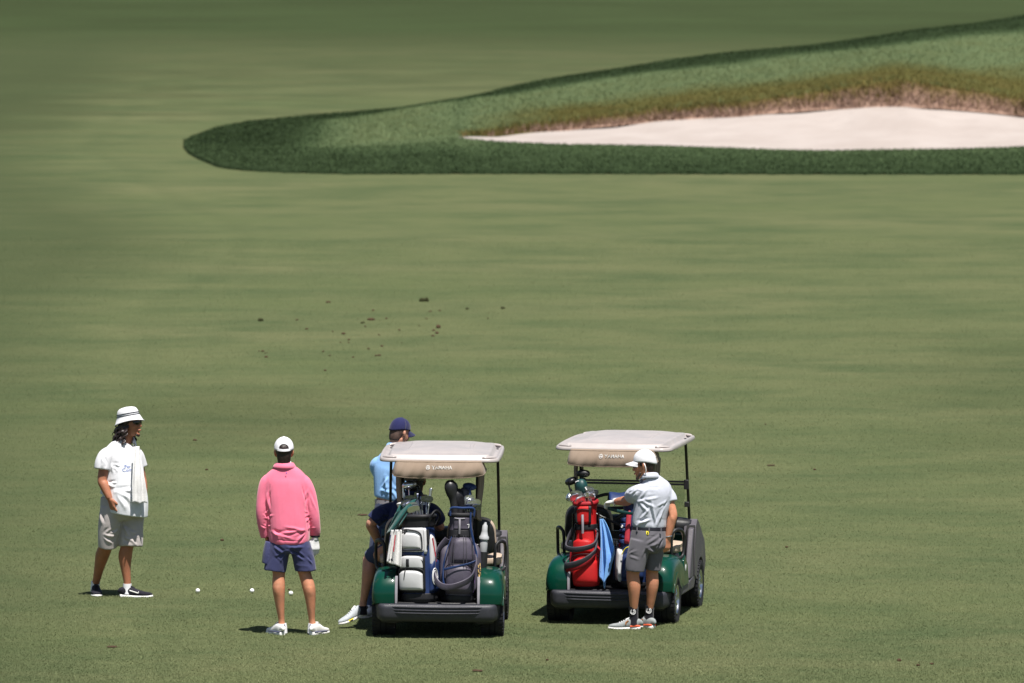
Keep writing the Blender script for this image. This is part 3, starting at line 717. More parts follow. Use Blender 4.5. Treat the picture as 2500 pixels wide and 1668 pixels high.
def make_cart(label, loc, rz, roll, screen):
    c = root('golf_cart', label, 'golf cart', loc, rot=(0, roll, rz))
    P = lambda name, mb, m, par=c, **k: obj(name, mb, M[m], par, **k)
    for x, y, s in ((-0.495, 0, -1), (0.495, 0, 1), (-0.485, 1.64, -1), (0.485, 1.64, 1)): make_wheel(c, x, y, s)
    # chassis and axle
    ch = MB(); ch.box((-0.36, -0.30, 0.19), (0.36, 1.9, 0.25)); ch.tube([(-0.42, 0, 0.225), (0.42, 0, 0.225)], 0.035, 12); ch.ell((0.02, -0.02, 0.225), (0.12, 0.10, 0.09))
    ch.tube([(-0.45, 1.64, 0.225), (0.45, 1.64, 0.225)], 0.025, 10)
    P('chassis', ch, 'underside')
    # bumper: bowed plan, two pressed ribs
    b = MB(); ang = np.linspace(-1, 1, 33); sec = []
    zs = [(0.02, 0.158), (-0.030, 0.164), (-0.052, 0.185), (-0.060, 0.215), (-0.062, 0.235), (-0.063, 0.255), (-0.064, 0.275), (-0.064, 0.292), (-0.060, 0.308), (-0.045, 0.322), (0.03, 0.326), (0.06, 0.31), (0.06, 0.17)]
    rings = []
    for a in ang:
        x = 0.580 * a; k = max(0, (abs(a) - 0.84) / 0.16)
        off = -0.335 + 0.028 * a * a + 0.17 * k ** 2.2; pinch = 1 - 0.22 * k ** 1.5
        rib = 1.0 if abs(a) < 0.68 else 0.0
        ring = []
        for j, (y, z) in enumerate(zs):
            ring.append((x * (1 - 0.012 * k), off + y, 0.325 + (z - 0.325) * pinch))
        rings.append(ring)
    b.loft(rings)
    bo = P('rear_bumper', b, 'bumper', sharp=50)
    for z, w_ in ((0.300, 0.41), (0.272, 0.40), (0.246, 0.385)):
        pts = [(x, -0.335 + 0.028 * (x / 0.58) ** 2 - 0.062, z - 0.004 * (1 - (x / 0.4) ** 2)) for x in np.linspace(-w_, w_, 17)]
        P('bumper_bead', MB().limb([(*pts[0], 0.002, 0.002)] + [(*q, 0.0075, 0.014) for q in pts[1:-1]] + [(*pts[-1], 0.002, 0.002)], side=(0, 0, 1), n=10, sub=2), 'bumper', bo)
    v = MB(); pl = [(-0.54, 0.19), (-0.50, 0.148), (-0.38, 0.140), (-0.31, 0.162), (0.31, 0.162), (0.38, 0.140), (0.50, 0.148), (0.54, 0.19)]
    v.prism(pl, 1, -0.30, -0.24)
    P('valance', v, 'black_plastic', bo, bevel=0.006)
    # rear fenders
    arch = [(0.268 * math.cos(a), 0.215 + 0.268 * math.sin(a)) for a in np.linspace(R(20), R(160), 15)]
    for s in (-1, 1):
        prof = [(-0.325, 0.325), (-0.335, 0.40), (-0.325, 0.47), (-0.29, 0.54), (-0.22, 0.590), (-0.08, 0.615), (0.20, 0.625), (0.40, 0.60), (0.47, 0.54), (0.50, 0.42), (0.52, 0.31)] + arch
        rings = []
        for k, (xx, dz, dy) in enumerate(((0.385, 0.0, 0.0), (0.42, 0.006, -0.004), (0.50, 0.0, -0.004), (0.55, -0.015, 0.004), (0.578, -0.045, 0.02), (0.592, -0.09, 0.04), (0.596, -0.13, 0.06))):
            ring = []
            for i, (y, z) in enumerate(prof):
                if i < 11:
                    w = np.clip((z - 0.33) / 0.25, 0, 1); cy = 0.1
                    ring.append((s * (xx - 0.012 * np.clip((0.40 - z) / 0.1, 0, 1) * (xx > 0.57)), y + dy * (1 if y < cy else -0.6), z + dz * w))
                else: ring.append((s * (xx + 0.004), y, z))
            rings.append(ring)
        m_ = MB(); m_.loft(rings if s > 0 else [r[::-1] for r in rings])
        fo = P('rear_fender', m_, 'cart_green', sharp=32)
        P('fender_trim', MB().prism([(-0.345, 0.325), (-0.352, 0.42), (-0.30, 0.575), (-0.28, 0.56), (-0.325, 0.42), (-0.318, 0.325)], 0, s * 0.362 if s > 0 else -0.386, 0.386 if s > 0 else -0.362), 'pale_trim', fo, bevel=0.003)
        # green door sill panel with badge, dark rocker
        sp = MB(); sp.prism([(0.47, 0.30), (0.49, 0.54), (0.56, 0.60), (0.74, 0.50), (0.80, 0.40), (0.84, 0.30)], 0, s * 0.545, s * 0.585)
        so_ = P('side_panel', sp, 'cart_green', bevel=0.012)
        bd = MB(); X = np.eye(4); X[:3, 0] = (0, s, 0); X[:3, 1] = (0, 0, 1); X[:3, 2] = (s, 0, 0)
        bd.X = at(X, (s * 0.5865, 0.60, 0.47)); bd.lathe([(0.001, 0.002), (0.030, 0.002), (0.034, 0.0)], 20); P('badge', bd, 'print_white', so_)
        P('rocker', MB().prism([(0.27, 0.30), (0.30, 0.225), (1.25, 0.225), (1.36, 0.32), (1.36, 0.36), (0.85, 0.305)], 0, s * 0.50, s * 0.575), 'grey_plastic', bevel=0.012)
        # hip restraint loop
        lp = [(s * 0.505, 0.24, 0.60), (s * 0.503, 0.22, 0.72), (s * 0.512, 0.22, 0.815), (s * 0.545, 0.25, 0.850), (s * 0.580, 0.32, 0.842), (s * 0.592, 0.40, 0.79), (s * 0.592, 0.42, 0.68), (s * 0.585, 0.40, 0.60), (s * 0.555, 0.34, 0.575), (s * 0.52, 0.28, 0.572)]
        P('hip_restraint', MB().limb([(*p, 0.015, 0.018) for p in lp + lp[:1]], side=(1, 0, 0), n=12, sub=4), 'black_plastic')
        # roof struts
        P('front_strut', MB().tube([(s * 0.505, 1.42, 0.82), (s * 0.500, 1.30, 1.20), (s * 0.490, 1.20, 1.63)], 0.0135, 12, 4), 'black_steel')
        st_ = MB(); st_.limb([(s * 0.335, 0.26, 0.55, 0.020, 0.014), (s * 0.34, 0.24, 1.0, 0.020, 0.014), (s * 0.345, 0.20, 1.63, 0.020, 0.014)], n=12, sub=3, p=4)
        P('rear_strut', st_, 'black_steel')
        # front cowl side, seen from behind as grey leg shield
        cw = MB(); cw.prism([(1.26, 0.34), (1.24, 0.62), (1.30, 0.80), (1.40, 0.86), (1.56, 0.80), (1.90, 0.62), (2.00, 0.42), (1.92, 0.33), (1.88, 0.30)] + [(1.64 + 0.26 * math.cos(a), 0.225 + 0.26 * math.sin(a)) for a in np.linspace(R(15), R(165), 11)], 0, s * 0.47, s * 0.582)
        P('front_fender', cw, 'cart_green' if s < 0 else 'grey_plastic', bevel=0.02, bseg=3)
        P('leg_shield', MB().prism([(0.98, 0.33), (1.255, 0.33), (1.235, 0.62), (1.29, 0.80), (1.20, 0.78), (1.10, 0.60)], 0, s * 0.52, s * 0.574), 'grey_plastic', bevel=0.012)
    for s in (-1, 1): P('panel_gap', MB().prism([(1.215, 0.34), (1.245, 0.34), (1.225, 0.62), (1.285, 0.81), (1.255, 0.81), (1.20, 0.63)], 0, s * 0.50, s * 0.578), 'underside')
    # deck, bag well, seat shell
    P('bag_well', MB().box((-0.36, -0.33, 0.30), (0.36, 0.27, 0.335)).box((-0.36, 0.245, 0.335), (0.36, 0.285, 0.66)).box((-0.378, -0.30, 0.335), (-0.362, 0.27, 0.55)).box((0.362, -0.30, 0.335), (0.378, 0.27, 0.55)), 'black_plastic', bevel=0.006)
    P('floor', MB().box((-0.50, 0.27, 0.25), (0.50, 1.30, 0.295)), 'black_plastic', bevel=0.006)
    P('seat_box', MB().box((-0.50, 0.30, 0.297), (0.50, 0.80, 0.60)), 'grey_plastic', bevel=0.03)
    P('seat', MB().limb([(-0.54, 0.56, 0.665, 0.02, 0.02), (-0.53, 0.56, 0.665, 0.24, 0.045), (-0.2, 0.56, 0.665, 0.27, 0.06), (0, 0.56, 0.662, 0.265, 0.052), (0.2, 0.56, 0.665, 0.27, 0.06), (0.53, 0.56, 0.665, 0.24, 0.045), (0.54, 0.56, 0.665, 0.02, 0.02)], side=(0, 1, 0), n=24, sub=3, p=3.2), 'seat_tan')
    for s in (-1, 1):
        sb = MB(); sb.limb([(s * 0.285, 0.345, 0.74, 0.03, 0.02), (s * 0.285, 0.345, 0.75, 0.215, 0.042), (s * 0.285, 0.32, 0.90, 0.225, 0.05), (s * 0.285, 0.30, 1.00, 0.21, 0.045), (s * 0.285, 0.292, 1.06, 0.15, 0.035), (s * 0.285, 0.29, 1.075, 0.03, 0.015)], n=28, sub=4, p=2.6)
        so_ = P('seat_back', sb, 'seat_tan')
        sh = MB(); sh.limb([(s * 0.285, 0.312, 0.735, 0.03, 0.02), (s * 0.285, 0.312, 0.745, 0.205, 0.036), (s * 0.285, 0.286, 0.90, 0.213, 0.042), (s * 0.285, 0.268, 0.99, 0.195, 0.038), (s * 0.285, 0.263, 1.045, 0.14, 0.028), (s * 0.285, 0.262, 1.055, 0.03, 0.012)], n=28, sub=4, p=2.6)
        P('seat_shell', sh, 'black_plastic', so_)
    # bag rack bar with two strap loops and wire basket
    rk = MB(); rk.tube([(-0.36, 0.22, 0.60), (-0.36, 0.10, 0.80), (-0.34, 0.06, 0.83), (-0.18, 0.09, 0.80), (0, 0.06, 0.815), (0.18, 0.09, 0.80), (0.34, 0.06, 0.83), (0.36, 0.10, 0.80), (0.36, 0.22, 0.60)], 0.015, 10, 4)
    rk.box((-0.045, 0.03, 0.78), (0.045, 0.075, 0.85)); 
    P('bag_rack', rk, 'black_steel')
    wb = MB()
    for k in range(9):
        x = -0.30 + 0.075 * k; wb.tube([(x, 0.245, 0.78), (x, 0.235, 0.60), (x, 0.10, 0.58), (x, 0.075, 0.60), (x, 0.06, 0.76)], 0.004, 6, 2)
    for z, y in ((0.76, 0.062), (0.70, 0.068), (0.64, 0.072), (0.585, 0.14)): wb.tube([(-0.31, y, z), (0.31, y, z)], 0.004, 6)
    P('wire_basket', wb, 'black_steel')
    # dash, cowl, steering
    ds = MB(); ds.limb([(-0.515, 1.42, 0.79, 0.05, 0.05), (-0.50, 1.42, 0.79, 0.115, 0.07), (-0.2, 1.40, 0.815, 0.13, 0.075), (0.2, 1.40, 0.815, 0.13, 0.075), (0.50, 1.42, 0.79, 0.115, 0.07), (0.515, 1.42, 0.79, 0.05, 0.05)], side=(0, 1, 0), n=20, sub=3, p=2.8)
    P('dashboard', ds, 'black_plastic')
    P('front_cowl', MB().prism([(1.36, 0.34), (1.33, 0.74), (1.42, 0.80), (1.60, 0.76), (1.92, 0.60), (2.02, 0.42), (1.95, 0.33)], 0, -0.468, 0.468), 'cart_green', bevel=0.03, bseg=3)
    sw = MB(); cx, cy, cz = -0.22, 1.02, 0.985; ax = unit((0, -0.62, 0.78)); uu = np.array([1, 0, 0.0]); ww = np.cross(ax, uu)
    sw.tube([np.array([cx, cy, cz]) + 0.178 * (uu * math.cos(a) + ww * math.sin(a)) for a in np.linspace(0, 2 * np.pi, 40, endpoint=False)], 0.0155, 10, 1, True)
    for a in (R(0), R(180), R(270)): sw.limb([(*(np.array([cx, cy, cz]) - ax * 0.02), 0.028, 0.012), (*(np.array([cx, cy, cz]) + 0.17 * (uu * math.cos(a) + ww * math.sin(a))), 0.018, 0.010)], side=np.cross(ax, uu * math.cos(a) + ww * math.sin(a)), n=10, sub=1)
    wo = P('steering_wheel', sw, 'black_plastic')
    P('steering_column', MB().tube([np.array([cx, cy, cz]) - ax * 0.01, np.array([cx, cy, cz]) - ax * 0.42], 0.022, 10), 'black_steel', wo)
    # roof: moulded shell with underside
    P('roof', roof_mesh(), 'roof_cream', sharp=50)
    # rolled canvas club cover under the rear of the roof
    nx, nz = 61, 15; CG = np.zeros((nz, nx, 3))
    for i in range(nz):
        for j in range(nx):
            u = -1 + 2 * j / (nx - 1); t = i / (nz - 1)
            w = 0.405 + 0.022 * t; a = u * 1.32
            x = w * math.sin(a) / math.sin(1.32) if abs(u) > 2 else w * (abs(u) ** 0.92) * math.copysign(1, u)
            fwd = max(0, (abs(u) - 0.78) / 0.22)
            x = math.copysign(w * (min(abs(u), 0.80) / 0.80 * 0.93 + 0.07 * math.sin(fwd * 1.57)), u)
            y = -0.178 + 0.012 * u * u + 0.20 * fwd ** 1.6 - 0.055 * math.sin(t * 2.2)
            top_z = 1.618 - 0.045 * fwd ** 2; bot_z = 1.463 + 0.050 * abs(u) ** 5 + 0.022 * u * u * (u > 0)
            z = top_z + (bot_z - top_z) * t
            y += 0.007 * math.sin(u * 17 + 2.2 * t + 1.7 * math.sin(u * 5)) * (0.3 + t) + 0.005 * math.sin(u * 31 + 4 * t)
            CG[i, j] = (x, y, z)
    co = P('canvas_cover', MB().sheet(CG, 0.006), 'canvas', sharp=0)
    hem = MB(); hem.tube(CG[-1], 0.006, 6); hem.tube(CG[1] + np.array([0, -0.004, 0]), 0.004, 6)
    P('hem', hem, 'canvas', co)
    cx_, cz_ = 0.0, 1.556
    wr = projector(co, (0, 1, 0), 0.005)
    obj('lettering', text_mesh('YAMAHA', 0.042, at(XZ, (0.030, -0.12, cz_)), wrap=wr, bold=0.0010, spacing=1.08, extrude=0.003), M['print_cream'], co, smooth=False)
    em = MB(); cc = np.array([-0.098, -0.12, cz_])
    ring_ = lambda rr, k=24: [cc + np.array([rr * math.cos(a), 0, rr * math.sin(a)]) for a in np.linspace(0, 2 * np.pi, k, endpoint=False)]
    em.tube(wr(np.array(ring_(0.0185))), 0.0016, 6, 1, True)
    for a in (90, 210, 330):
        d = np.array([math.cos(R(a)), 0, math.sin(R(a))]); p = np.array([-d[2], 0, d[0]])
        em.tube(wr(np.array([cc, cc + d * 0.014])), 0.0016, 6)
        for s in (-1, 1): em.tube(wr(np.array([cc + d * 0.006, cc + d * 0.009 + p * s * 0.004, cc + d * 0.016 + p * s * 0.004])), 0.0009, 6)
    P('emblem', em, 'print_white', co)
    # clear film strip below the cover, and the gathered side flaps
    fx = np.linspace(-0.30, 0.30, 20); FG = np.stack([np.stack([fx, np.full(20, -0.12) + 0.01 * np.sin(fx * 20), np.full(20, z)], 1) for z in np.linspace(1.52, 1.432, 6)])
    P('clear_film', MB().sheet(FG), 'film', co, sharp=0)
    for s in (-1, 1):
        nz_, nn = 26, 40; FG = np.zeros((nz_, nn, 3)); bz = 1.02 if s < 0 else 1.08
        for i in range(nz_):
            for j in range(nn):
                t = i / (nz_ - 1); u = j / (nn - 1); pinch = 1 - 0.35 * math.sin(t * math.pi * 0.8)
                ph = u * 22 + 1.3 * math.sin(t * 3)
                FG[i, j] = (s * (0.345 + 0.055 * u * pinch + 0.012 * math.sin(t * 5)), 0.02 + 0.20 * u * pinch * 0.9 + 0.012 * math.sin(ph), 1.555 + (bz - 1.555) * t - 0.04 * u)
                FG[i, j, 0] += s * 0.010 * math.cos(ph)
        P('side_flap', MB().sheet(FG, 0.004), 'canvas', co, sharp=0)
    if screen:
        gl = MB(); gl.prism([(1.375, 0.86), (1.295, 1.205), (1.290, 1.205), (1.370, 0.86)], 0, -0.475, 0.475)
        ws = P('windscreen', gl, 'glass', smooth=False)
        fr = MB(); fr.tube([(-0.48, 1.292, 1.190), (0.48, 1.292, 1.190)], 0.010, 8); fr.tube([(-0.48, 1.286, 1.216), (0.48, 1.286, 1.216)], 0.010, 8)
        P('windscreen_rail', fr, 'grey_plastic', ws)
        for s in (-1, 1):
            for z, y, h in ((1.19, 1.290, 0.045), (1.0, 1.335, 0.024)): P('windscreen_clip', MB().box((s * 0.49 - 0.022, y - 0.018, z - h), (s * 0.49 + 0.022, y + 0.018, z + h)), 'black_plastic', ws, bevel=0.004)
    return c

cart_a = make_cart('dark green golf cart with a driver seated in it, nearest the pink pullover', (-0.672, -1.22, -0.010), R(-1.7), R(0.45), False)
cart_b = make_cart('dark green golf cart with windscreen, carrying the red golf bag', (0.942, 0.13, -0.010), R(-9.0), R(0.35), True)
bpy.context.view_layer.update()
def in_cart(c, p): return np.array(c.matrix_world @ Vector(p))

# ------------------------------------------------------------------ golf bags and clubs
class Bag:
    def __init__(s, name, label, cart, loc, rz, tilt, prof, m, p=2.8):
        s.prof = prof; s.p = p
        s.o = root(name, label, 'golf bag')
        s.X = cart.matrix_world @ Matrix.Translation(loc) @ Matrix.Rotation(R(tilt[1]), 4, 'Y') @ Matrix.Rotation(-R(tilt[0]), 4, 'X') @ Matrix.Rotation(rz, 4, 'Z')
        s.o.matrix_world = s.X
        A = np.linspace(0, 360, 40, endpoint=False)
        zs = np.linspace(prof[0][0], prof[-1][0], 40)
        b = MB(); b.loft([[s.pt(a, z) for a in A] for z in zs])
        s.body = obj('body', b, m, s.o, sharp=50)
    def rad(s, z): return interp(z, [(q[0], q[1]) for q in s.prof]), interp(z, [(q[0], q[2]) for q in s.prof])
    def pt(s, a, z, off=0.0):
        rx, ry = s.rad(z); a = R(a); sx, cy = math.sin(a), math.cos(a); e = 2 / s.p
        return np.array([(rx + off) * math.copysign(abs(sx) ** e, sx), -(ry + off) * math.copysign(abs(cy) ** e, cy), z])
    def patch(s, name, a0, a1, z0, z1, t, m, arch=0.0, archb=0.0, par=None, nu=17, nv=17, edge=0.10, skew=0.0):
        """pocket or panel: a padded slab following the bag's surface"""
        G = np.zeros((nv, nu, 3))
        for i in range(nv):
            for j in range(nu):
                u = j / (nu - 1); v = i / (nv - 1); c = abs(2 * u - 1) ** 2.6
                zt = z1 - arch * c + skew * (u - 0.5); zb = z0 + archb * c + skew * (u - 0.5)
                e = min(min(u, 1 - u) / edge, min(v, 1 - v) / edge, 1); off = -0.003 + (t + 0.003) * (1 - (1 - e) ** 2.5)
                off += 0.25 * t * math.sin(math.pi * u) * math.sin(math.pi * v)
                G[i, j] = s.pt(a0 + (a1 - a0) * u, zb + (zt - zb) * v, off)
        return obj(name, MB().sheet(G), m, par or s.o, sharp=0)
    def line(s, name, pts, r, off, m, par=None, flat=1.0, sub=5):
        P = catmull([(a, z, off) if len(q) == 0 else (a, z, off + q[0]) for a, z, *q in pts], sub)
        W = [s.pt(a, z, o) for a, z, o in P]
        b = MB(); b.tube(W, r, 8)
        return obj(name, b, m, par or s.o)
    def strap(s, name, pts, w, th, m, par=None):
        """free band through bag-local points, w wide"""
        b = MB(); b.limb([(*q, w, th) for q in pts], side=(0.25, -0.3, 1), n=10, sub=6, p=3)
        return obj(name, b, m, par or s.o)
    def rim(s, m_rim, m_in, drop=0.0, th=0.014, tilt=0.0):
        zt = s.prof[-1][0]; A = np.linspace(0, 360, 44, endpoint=False)
        sec = []
        for k in np.linspace(0, 2 * np.pi, 8, endpoint=False):
            sec.append([s.pt(a, zt, th * math.cos(k)) + np.array([0, 0, 0.022 * math.sin(k) + tilt * math.cos(R(a)) * -1]) for a in A])
        o = obj('rim', MB().loft(sec, closed=True), m_rim, s.o, sharp=0)
        rx, ry = s.rad(zt); d = MB()
        for y in (-0.05, 0.0, 0.05): d.box((-rx * 0.93, y * ry / 0.12 - 0.006, zt - 0.03), (rx * 0.93, y * ry / 0.12 + 0.006, zt + 0.004))
        d.box((-0.006, -ry * 0.93, zt - 0.03), (0.006, ry * 0.93, zt + 0.002))
        obj('divider', d, m_in, s.o, bevel=0.004)
        return o
    def text(s, txt, size, a, z, m, rot=0, off=0.02, par=None, spacing=1.0):
        X = np.eye(4); cr, sr = math.cos(rot), math.sin(rot)
        def wrap(V):
            out = []
            for q in V:
                x, zz = q[0] * cr - q[1] * sr, q[0] * sr + q[1] * cr
                rx, ry = s.rad(z); out.append(s.pt(a + math.degrees(x / ((rx + ry) / 2)), z + zz, off + q[2]))
            return np.array(out)
        me = text_mesh(txt, size, np.eye(4), 0.0012, wrap, spacing)
        return obj('lettering', me, m, par or s.o, smooth=False)

shared = {}
def head_mesh(kind):
    if kind in shared: return shared[kind]
    b = MB()
    if kind == 'iron':
        out = [(-0.008, -0.034), (0.014, -0.030), (0.052, -0.040), (0.076, -0.040), (0.088, -0.022), (0.084, -0.002), (0.066, 0.008), (0.028, 0.012), (0.0, 0.008), (-0.010, -0.006)]
        n = len(out); th = [0.006, 0.007, 0.006, 0.005, 0.006, 0.009, 0.011, 0.011, 0.010, 0.007]
        V = [(x, -t, z) for (x, z), t in zip(out, th)] + [(x, t * 0.4, z) for (x, z), t in zip(out, th)]
        b.add(V, [tuple(range(n)), tuple(range(2 * n - 1, n - 1, -1))] + [(i, n + i, n + (i + 1) % n, (i + 1) % n) for i in range(n)])
        b.tube([(-0.002, -0.002, -0.10), (-0.002, -0.002, -0.012)], 0.0065, 10)
        cav = [(0.016, -0.022), (0.070, -0.030), (0.076, -0.012), (0.030, -0.002)]
        b.prism([(x, z) for x, z in cav], 1, -0.0125, -0.010)
    elif kind in ('wood', 'hybrid'):
        k = 1.0 if kind == 'wood' else 0.68
        b.limb([(-0.012 * k, -0.004, 0.0, 0.006, 0.006), (-0.006 * k, -0.006, 0.0, 0.018 * k, 0.014 * k), (0.012 * k, -0.012 * k, 0.002, 0.040 * k, 0.024 * k), (0.045 * k, -0.014 * k, 0.003, 0.054 * k, 0.031 * k), (0.078 * k, -0.010 * k, 0.002, 0.046 * k, 0.027 * k), (0.100 * k, -0.004, 0.0, 0.026 * k, 0.017 * k), (0.106 * k, 0.0, 0.0, 0.006, 0.005)], side=(0, 1, 0), n=18, sub=3, p=2.3)
        b.tube([(-0.004, 0.012 * k, -0.09), (0.002, 0.006, -0.004)], 0.0075, 10)
    elif kind == 'putter':
        b.limb([(-0.05, 0, 0, 0.004, 0.004), (-0.048, 0, 0, 0.012, 0.011), (0.05, 0, 0, 0.012, 0.011), (0.052, 0, 0, 0.004, 0.004)], side=(0, 1, 0), n=12, sub=2, p=5)
        b.tube([(-0.035, 0, -0.08), (-0.035, 0, 0)], 0.006, 8)
    elif kind == 'cover':
        b.limb([(0, 0, -0.30, 0.027, 0.027), (0, 0, -0.20, 0.030, 0.030), (0.004, 0, -0.10, 0.034, 0.034), (0.012, -0.004, -0.045, 0.052, 0.044), (0.016, -0.006, 0.0, 0.060, 0.050), (0.014, -0.006, 0.035, 0.050, 0.042), (0.010, -0.004, 0.055, 0.022, 0.020), (0.010, -0.004, 0.060, 0.004, 0.004)], n=20, sub=4)
    elif kind == 'grip':
        b.limb([(0, 0, -0.16, 0.011, 0.011), (0, 0, -0.05, 0.013, 0.013), (0, 0, 0.0, 0.0145, 0.0145), (0, 0, 0.004, 0.004, 0.004)], n=12, sub=3)
    shared[kind] = b.mesh('head'); shared[kind].polygons.foreach_set('use_smooth', np.ones(len(shared[kind].polygons), bool)); shared[kind].set_sharp_from_angle(angle=R(32 if kind != 'iron' else 75))
    return shared[kind]

def club(bag, kind, rim_xy, top, spin, label, m, m_shaft='chrome', group=None):
    """club standing grip-down in a bag: passes rim_xy, head at top (bag-local)"""
    zt = bag.prof[-1][0]; top = V3(top); rp = V3((*rim_xy, zt)); d = unit(top - rp)
    base = rp - d * min(0.55, (zt - 0.1) / max(d[2], 0.2))
    L = np.linalg.norm(top - base)
    q = Vector(d).to_track_quat('Z', 'Y').to_matrix().to_4x4()
    o = root('golf_club', label, 'golf club', group=group)
    o.matrix_world = bag.X @ Matrix.Translation(base) @ q @ Matrix.Rotation(R(spin), 4, 'Z')
    obj('shaft', MB().tube([(0, 0, 0), (0, 0, L - (0.06 if kind != 'cover' else 0.25))], 0.0055, 8), M[m_shaft], o)
    obj('grip', MB().tube([(0, 0, -0.005), (0, 0, 0.25)], 0.0115, 8), M['black_plastic'], o)
    me = head_mesh(kind)
    if m is not None:
        key = (kind, m)
        if key not in shared: shared[key] = me.copy(); shared[key].materials.clear(); shared[key].materials.append(M[m])
        h = link('head_cover' if kind == 'cover' else 'head', shared[key], None, o); h.location = (0, 0, L); h.scale = (1.18, 1.18, 1.18) if kind in ('iron', 'putter') else (1.15, 1.15, 1.15) if kind != 'grip' else (1, 1, 1)
    return o

def cloth_sheet(name, label, cat, G, m, th=0.006, cartm=None):
    G = np.asarray(G, float)
    if cartm is not None:
        A = np.array(cartm); G = G @ A[:3, :3].T + A[:3, 3]
    c = G.reshape(-1, 3).mean(0); c[2] = G[..., 2].min()
    o = obj(name, MB().sheet(G - c, th), m, None, sharp=0); o.location = c
    return tag(o, label, cat)

# --- white and navy cart bag
pa = [(0.0, 0.135, 0.125), (0.03, 0.150, 0.135), (0.09, 0.152, 0.138), (0.40, 0.150, 0.138), (0.62, 0.140, 0.132), (0.70, 0.135, 0.128), (0.78, 0.142, 0.135)]
A = Bag('golf_bag', 'white and navy cart bag with black trim strapped on the cart with the driver', cart_a, (-0.165, -0.200, 0.330), R(-20), (2.5, -1.5), pa, M['bag_navy'])
A.patch('base', -180, 180, -0.004, 0.085, 0.010, M['bag_black'], nu=50, edge=0.04)
f1 = A.patch('lower_panel', -58, 40, 0.085, 0.44, 0.022, M['bag_black'], arch=0.02)
A.patch('front_pocket', -48, 30, 0.105, 0.305, 0.040, M['bag_white'], arch=0.05, edge=0.16, par=f1)
A.patch('pocket_top', -46, 31, 0.305, 0.43, 0.030, M['bag_white'], arch=0.02, edge=0.12, par=f1)
A.line('zip', [(-50, 0.13), (-49, 0.25), (-40, 0.30), (-8, 0.318), (22, 0.30), (31, 0.25), (32, 0.13)], 0.006, 0.030, M['bag_black'], f1)
A.line('zip', [(-46, 0.34), (-38, 0.385), (-8, 0.405), (20, 0.39), (29, 0.34), (31, 0.25)], 0.005, 0.028, M['bag_black'], f1)
A.line('zip_pull', [(-10, 0.31), (-13, 0.27), (-15, 0.21)], 0.005, 0.048, M['bag_black'], f1)
A.patch('label_strip', -12, -3, 0.32, 0.405, 0.036, M['bag_black'], par=f1)
f2 = A.patch('upper_panel', -60, 36, 0.46, 0.685, 0.012, M['bag_white'], arch=0.0)
A.patch('upper_pocket', -50, 24, 0.485, 0.645, 0.030, M['bag_white'], arch=0.05, edge=0.16, par=f2)
A.line('zip', [(-54, 0.49), (-53, 0.59), (-44, 0.64), (-14, 0.665), (16, 0.64), (25, 0.59), (26, 0.49)], 0.006, 0.022, M['bag_black'], f2)
A.line('zip', [(-54, 0.482), (-14, 0.474), (26, 0.482)], 0.008, 0.022, M['bag_black'], f2)
A.patch('zip_pull', -21, -14, 0.615, 0.66, 0.030, M['bag_black'], par=f2)
A.patch('side_strip', 34, 48, 0.44, 0.68, 0.016, M['bag_white'])
A.patch('side_panel', 64, 96, 0.30, 0.62, 0.022, M['bag_white'], arch=0.12, archb=0.05)
A.line('red_print', [(73, 0.585), (77, 0.52), (81, 0.45), (86, 0.37)], 0.006, 0.030, M['print_red'])
A.patch('side_pocket', 56, 120, 0.09, 0.40, 0.030, M['bag_navy'], arch=0.10)
A.line('pocket_ring', [(74 + 13 * math.cos(t), 0.235 + 0.075 * math.sin(t)) for t in np.linspace(0, 2 * np.pi, 13)], 0.0035, 0.040, M['print_white'])
A.line('pocket_ring', [(74 + 9 * math.cos(t), 0.235 + 0.055 * math.sin(t)) for t in np.linspace(0, 2 * np.pi, 13)], 0.003, 0.040, M['print_white'])
A.patch('collar', -180, 180, 0.685, 0.775, 0.006, M['bag_black'], nu=50, edge=0.05)
A.rim(M['bag_black'], M['bag_black'], th=0.020)
A.strap('handle', [A.pt(60, 0.70, 0.02), A.pt(58, 0.78, 0.05), A.pt(80, 0.83, 0.06), A.pt(105, 0.78, 0.05), A.pt(105, 0.70, 0.02)], 0.014, 0.008, M['bag_black'])
A.strap('side_buckle', [A.pt(50, 0.52, 0.02), A.pt(52, 0.58, 0.03), A.pt(50, 0.66, 0.02)], 0.022, 0.008, M['bag_black'])

# --- charcoal bag with shoulder strap
pb = [(0.0, 0.115, 0.110), (0.03, 0.128, 0.120), (0.10, 0.132, 0.124), (0.45, 0.128, 0.122), (0.62, 0.110, 0.108), (0.70, 0.104, 0.100), (0.80, 0.112, 0.108)]
B = Bag('golf_bag', 'charcoal grey bag with blue straps and curved shoulder strap beside the white one', cart_a, (0.195, -0.200, 0.330), R(6), (2.0, 1.0), pb, M['bag_char'], p=2.4)
B.patch('base', -180, 180, -0.004, 0.07, 0.008, M['bag_black'], nu=50, edge=0.04)
B.patch('front_pocket', -60, 40, 0.08, 0.36, 0.048, M['bag_char'], arch=0.06, edge=0.22)
B.patch('middle_pocket', -36, 52, 0.36, 0.60, 0.030, M['bag_char'], arch=0.04, edge=0.2)
B.patch('side_pocket', 46, 118, 0.09, 0.56, 0.050, M['bag_char'], arch=0.14, edge=0.22)
B.patch('side_pocket', -128, -62, 0.10, 0.56, 0.050, M['bag_char'], arch=0.12, edge=0.22)
for a in (-30, -22, 4, 12, 34, 44): B.line('seam', [(a, 0.10), (a * 0.95, 0.35, 0.02), (a * 0.9, 0.62)], 0.0022, 0.030, M['print_purple' if a == 44 else 'strap_grey'])
B.line('zip', [(-55, 0.12), (-54, 0.28), (-40, 0.345), (-8, 0.36), (28, 0.34), (38, 0.28), (40, 0.12)], 0.004, 0.044, M['bag_black'])
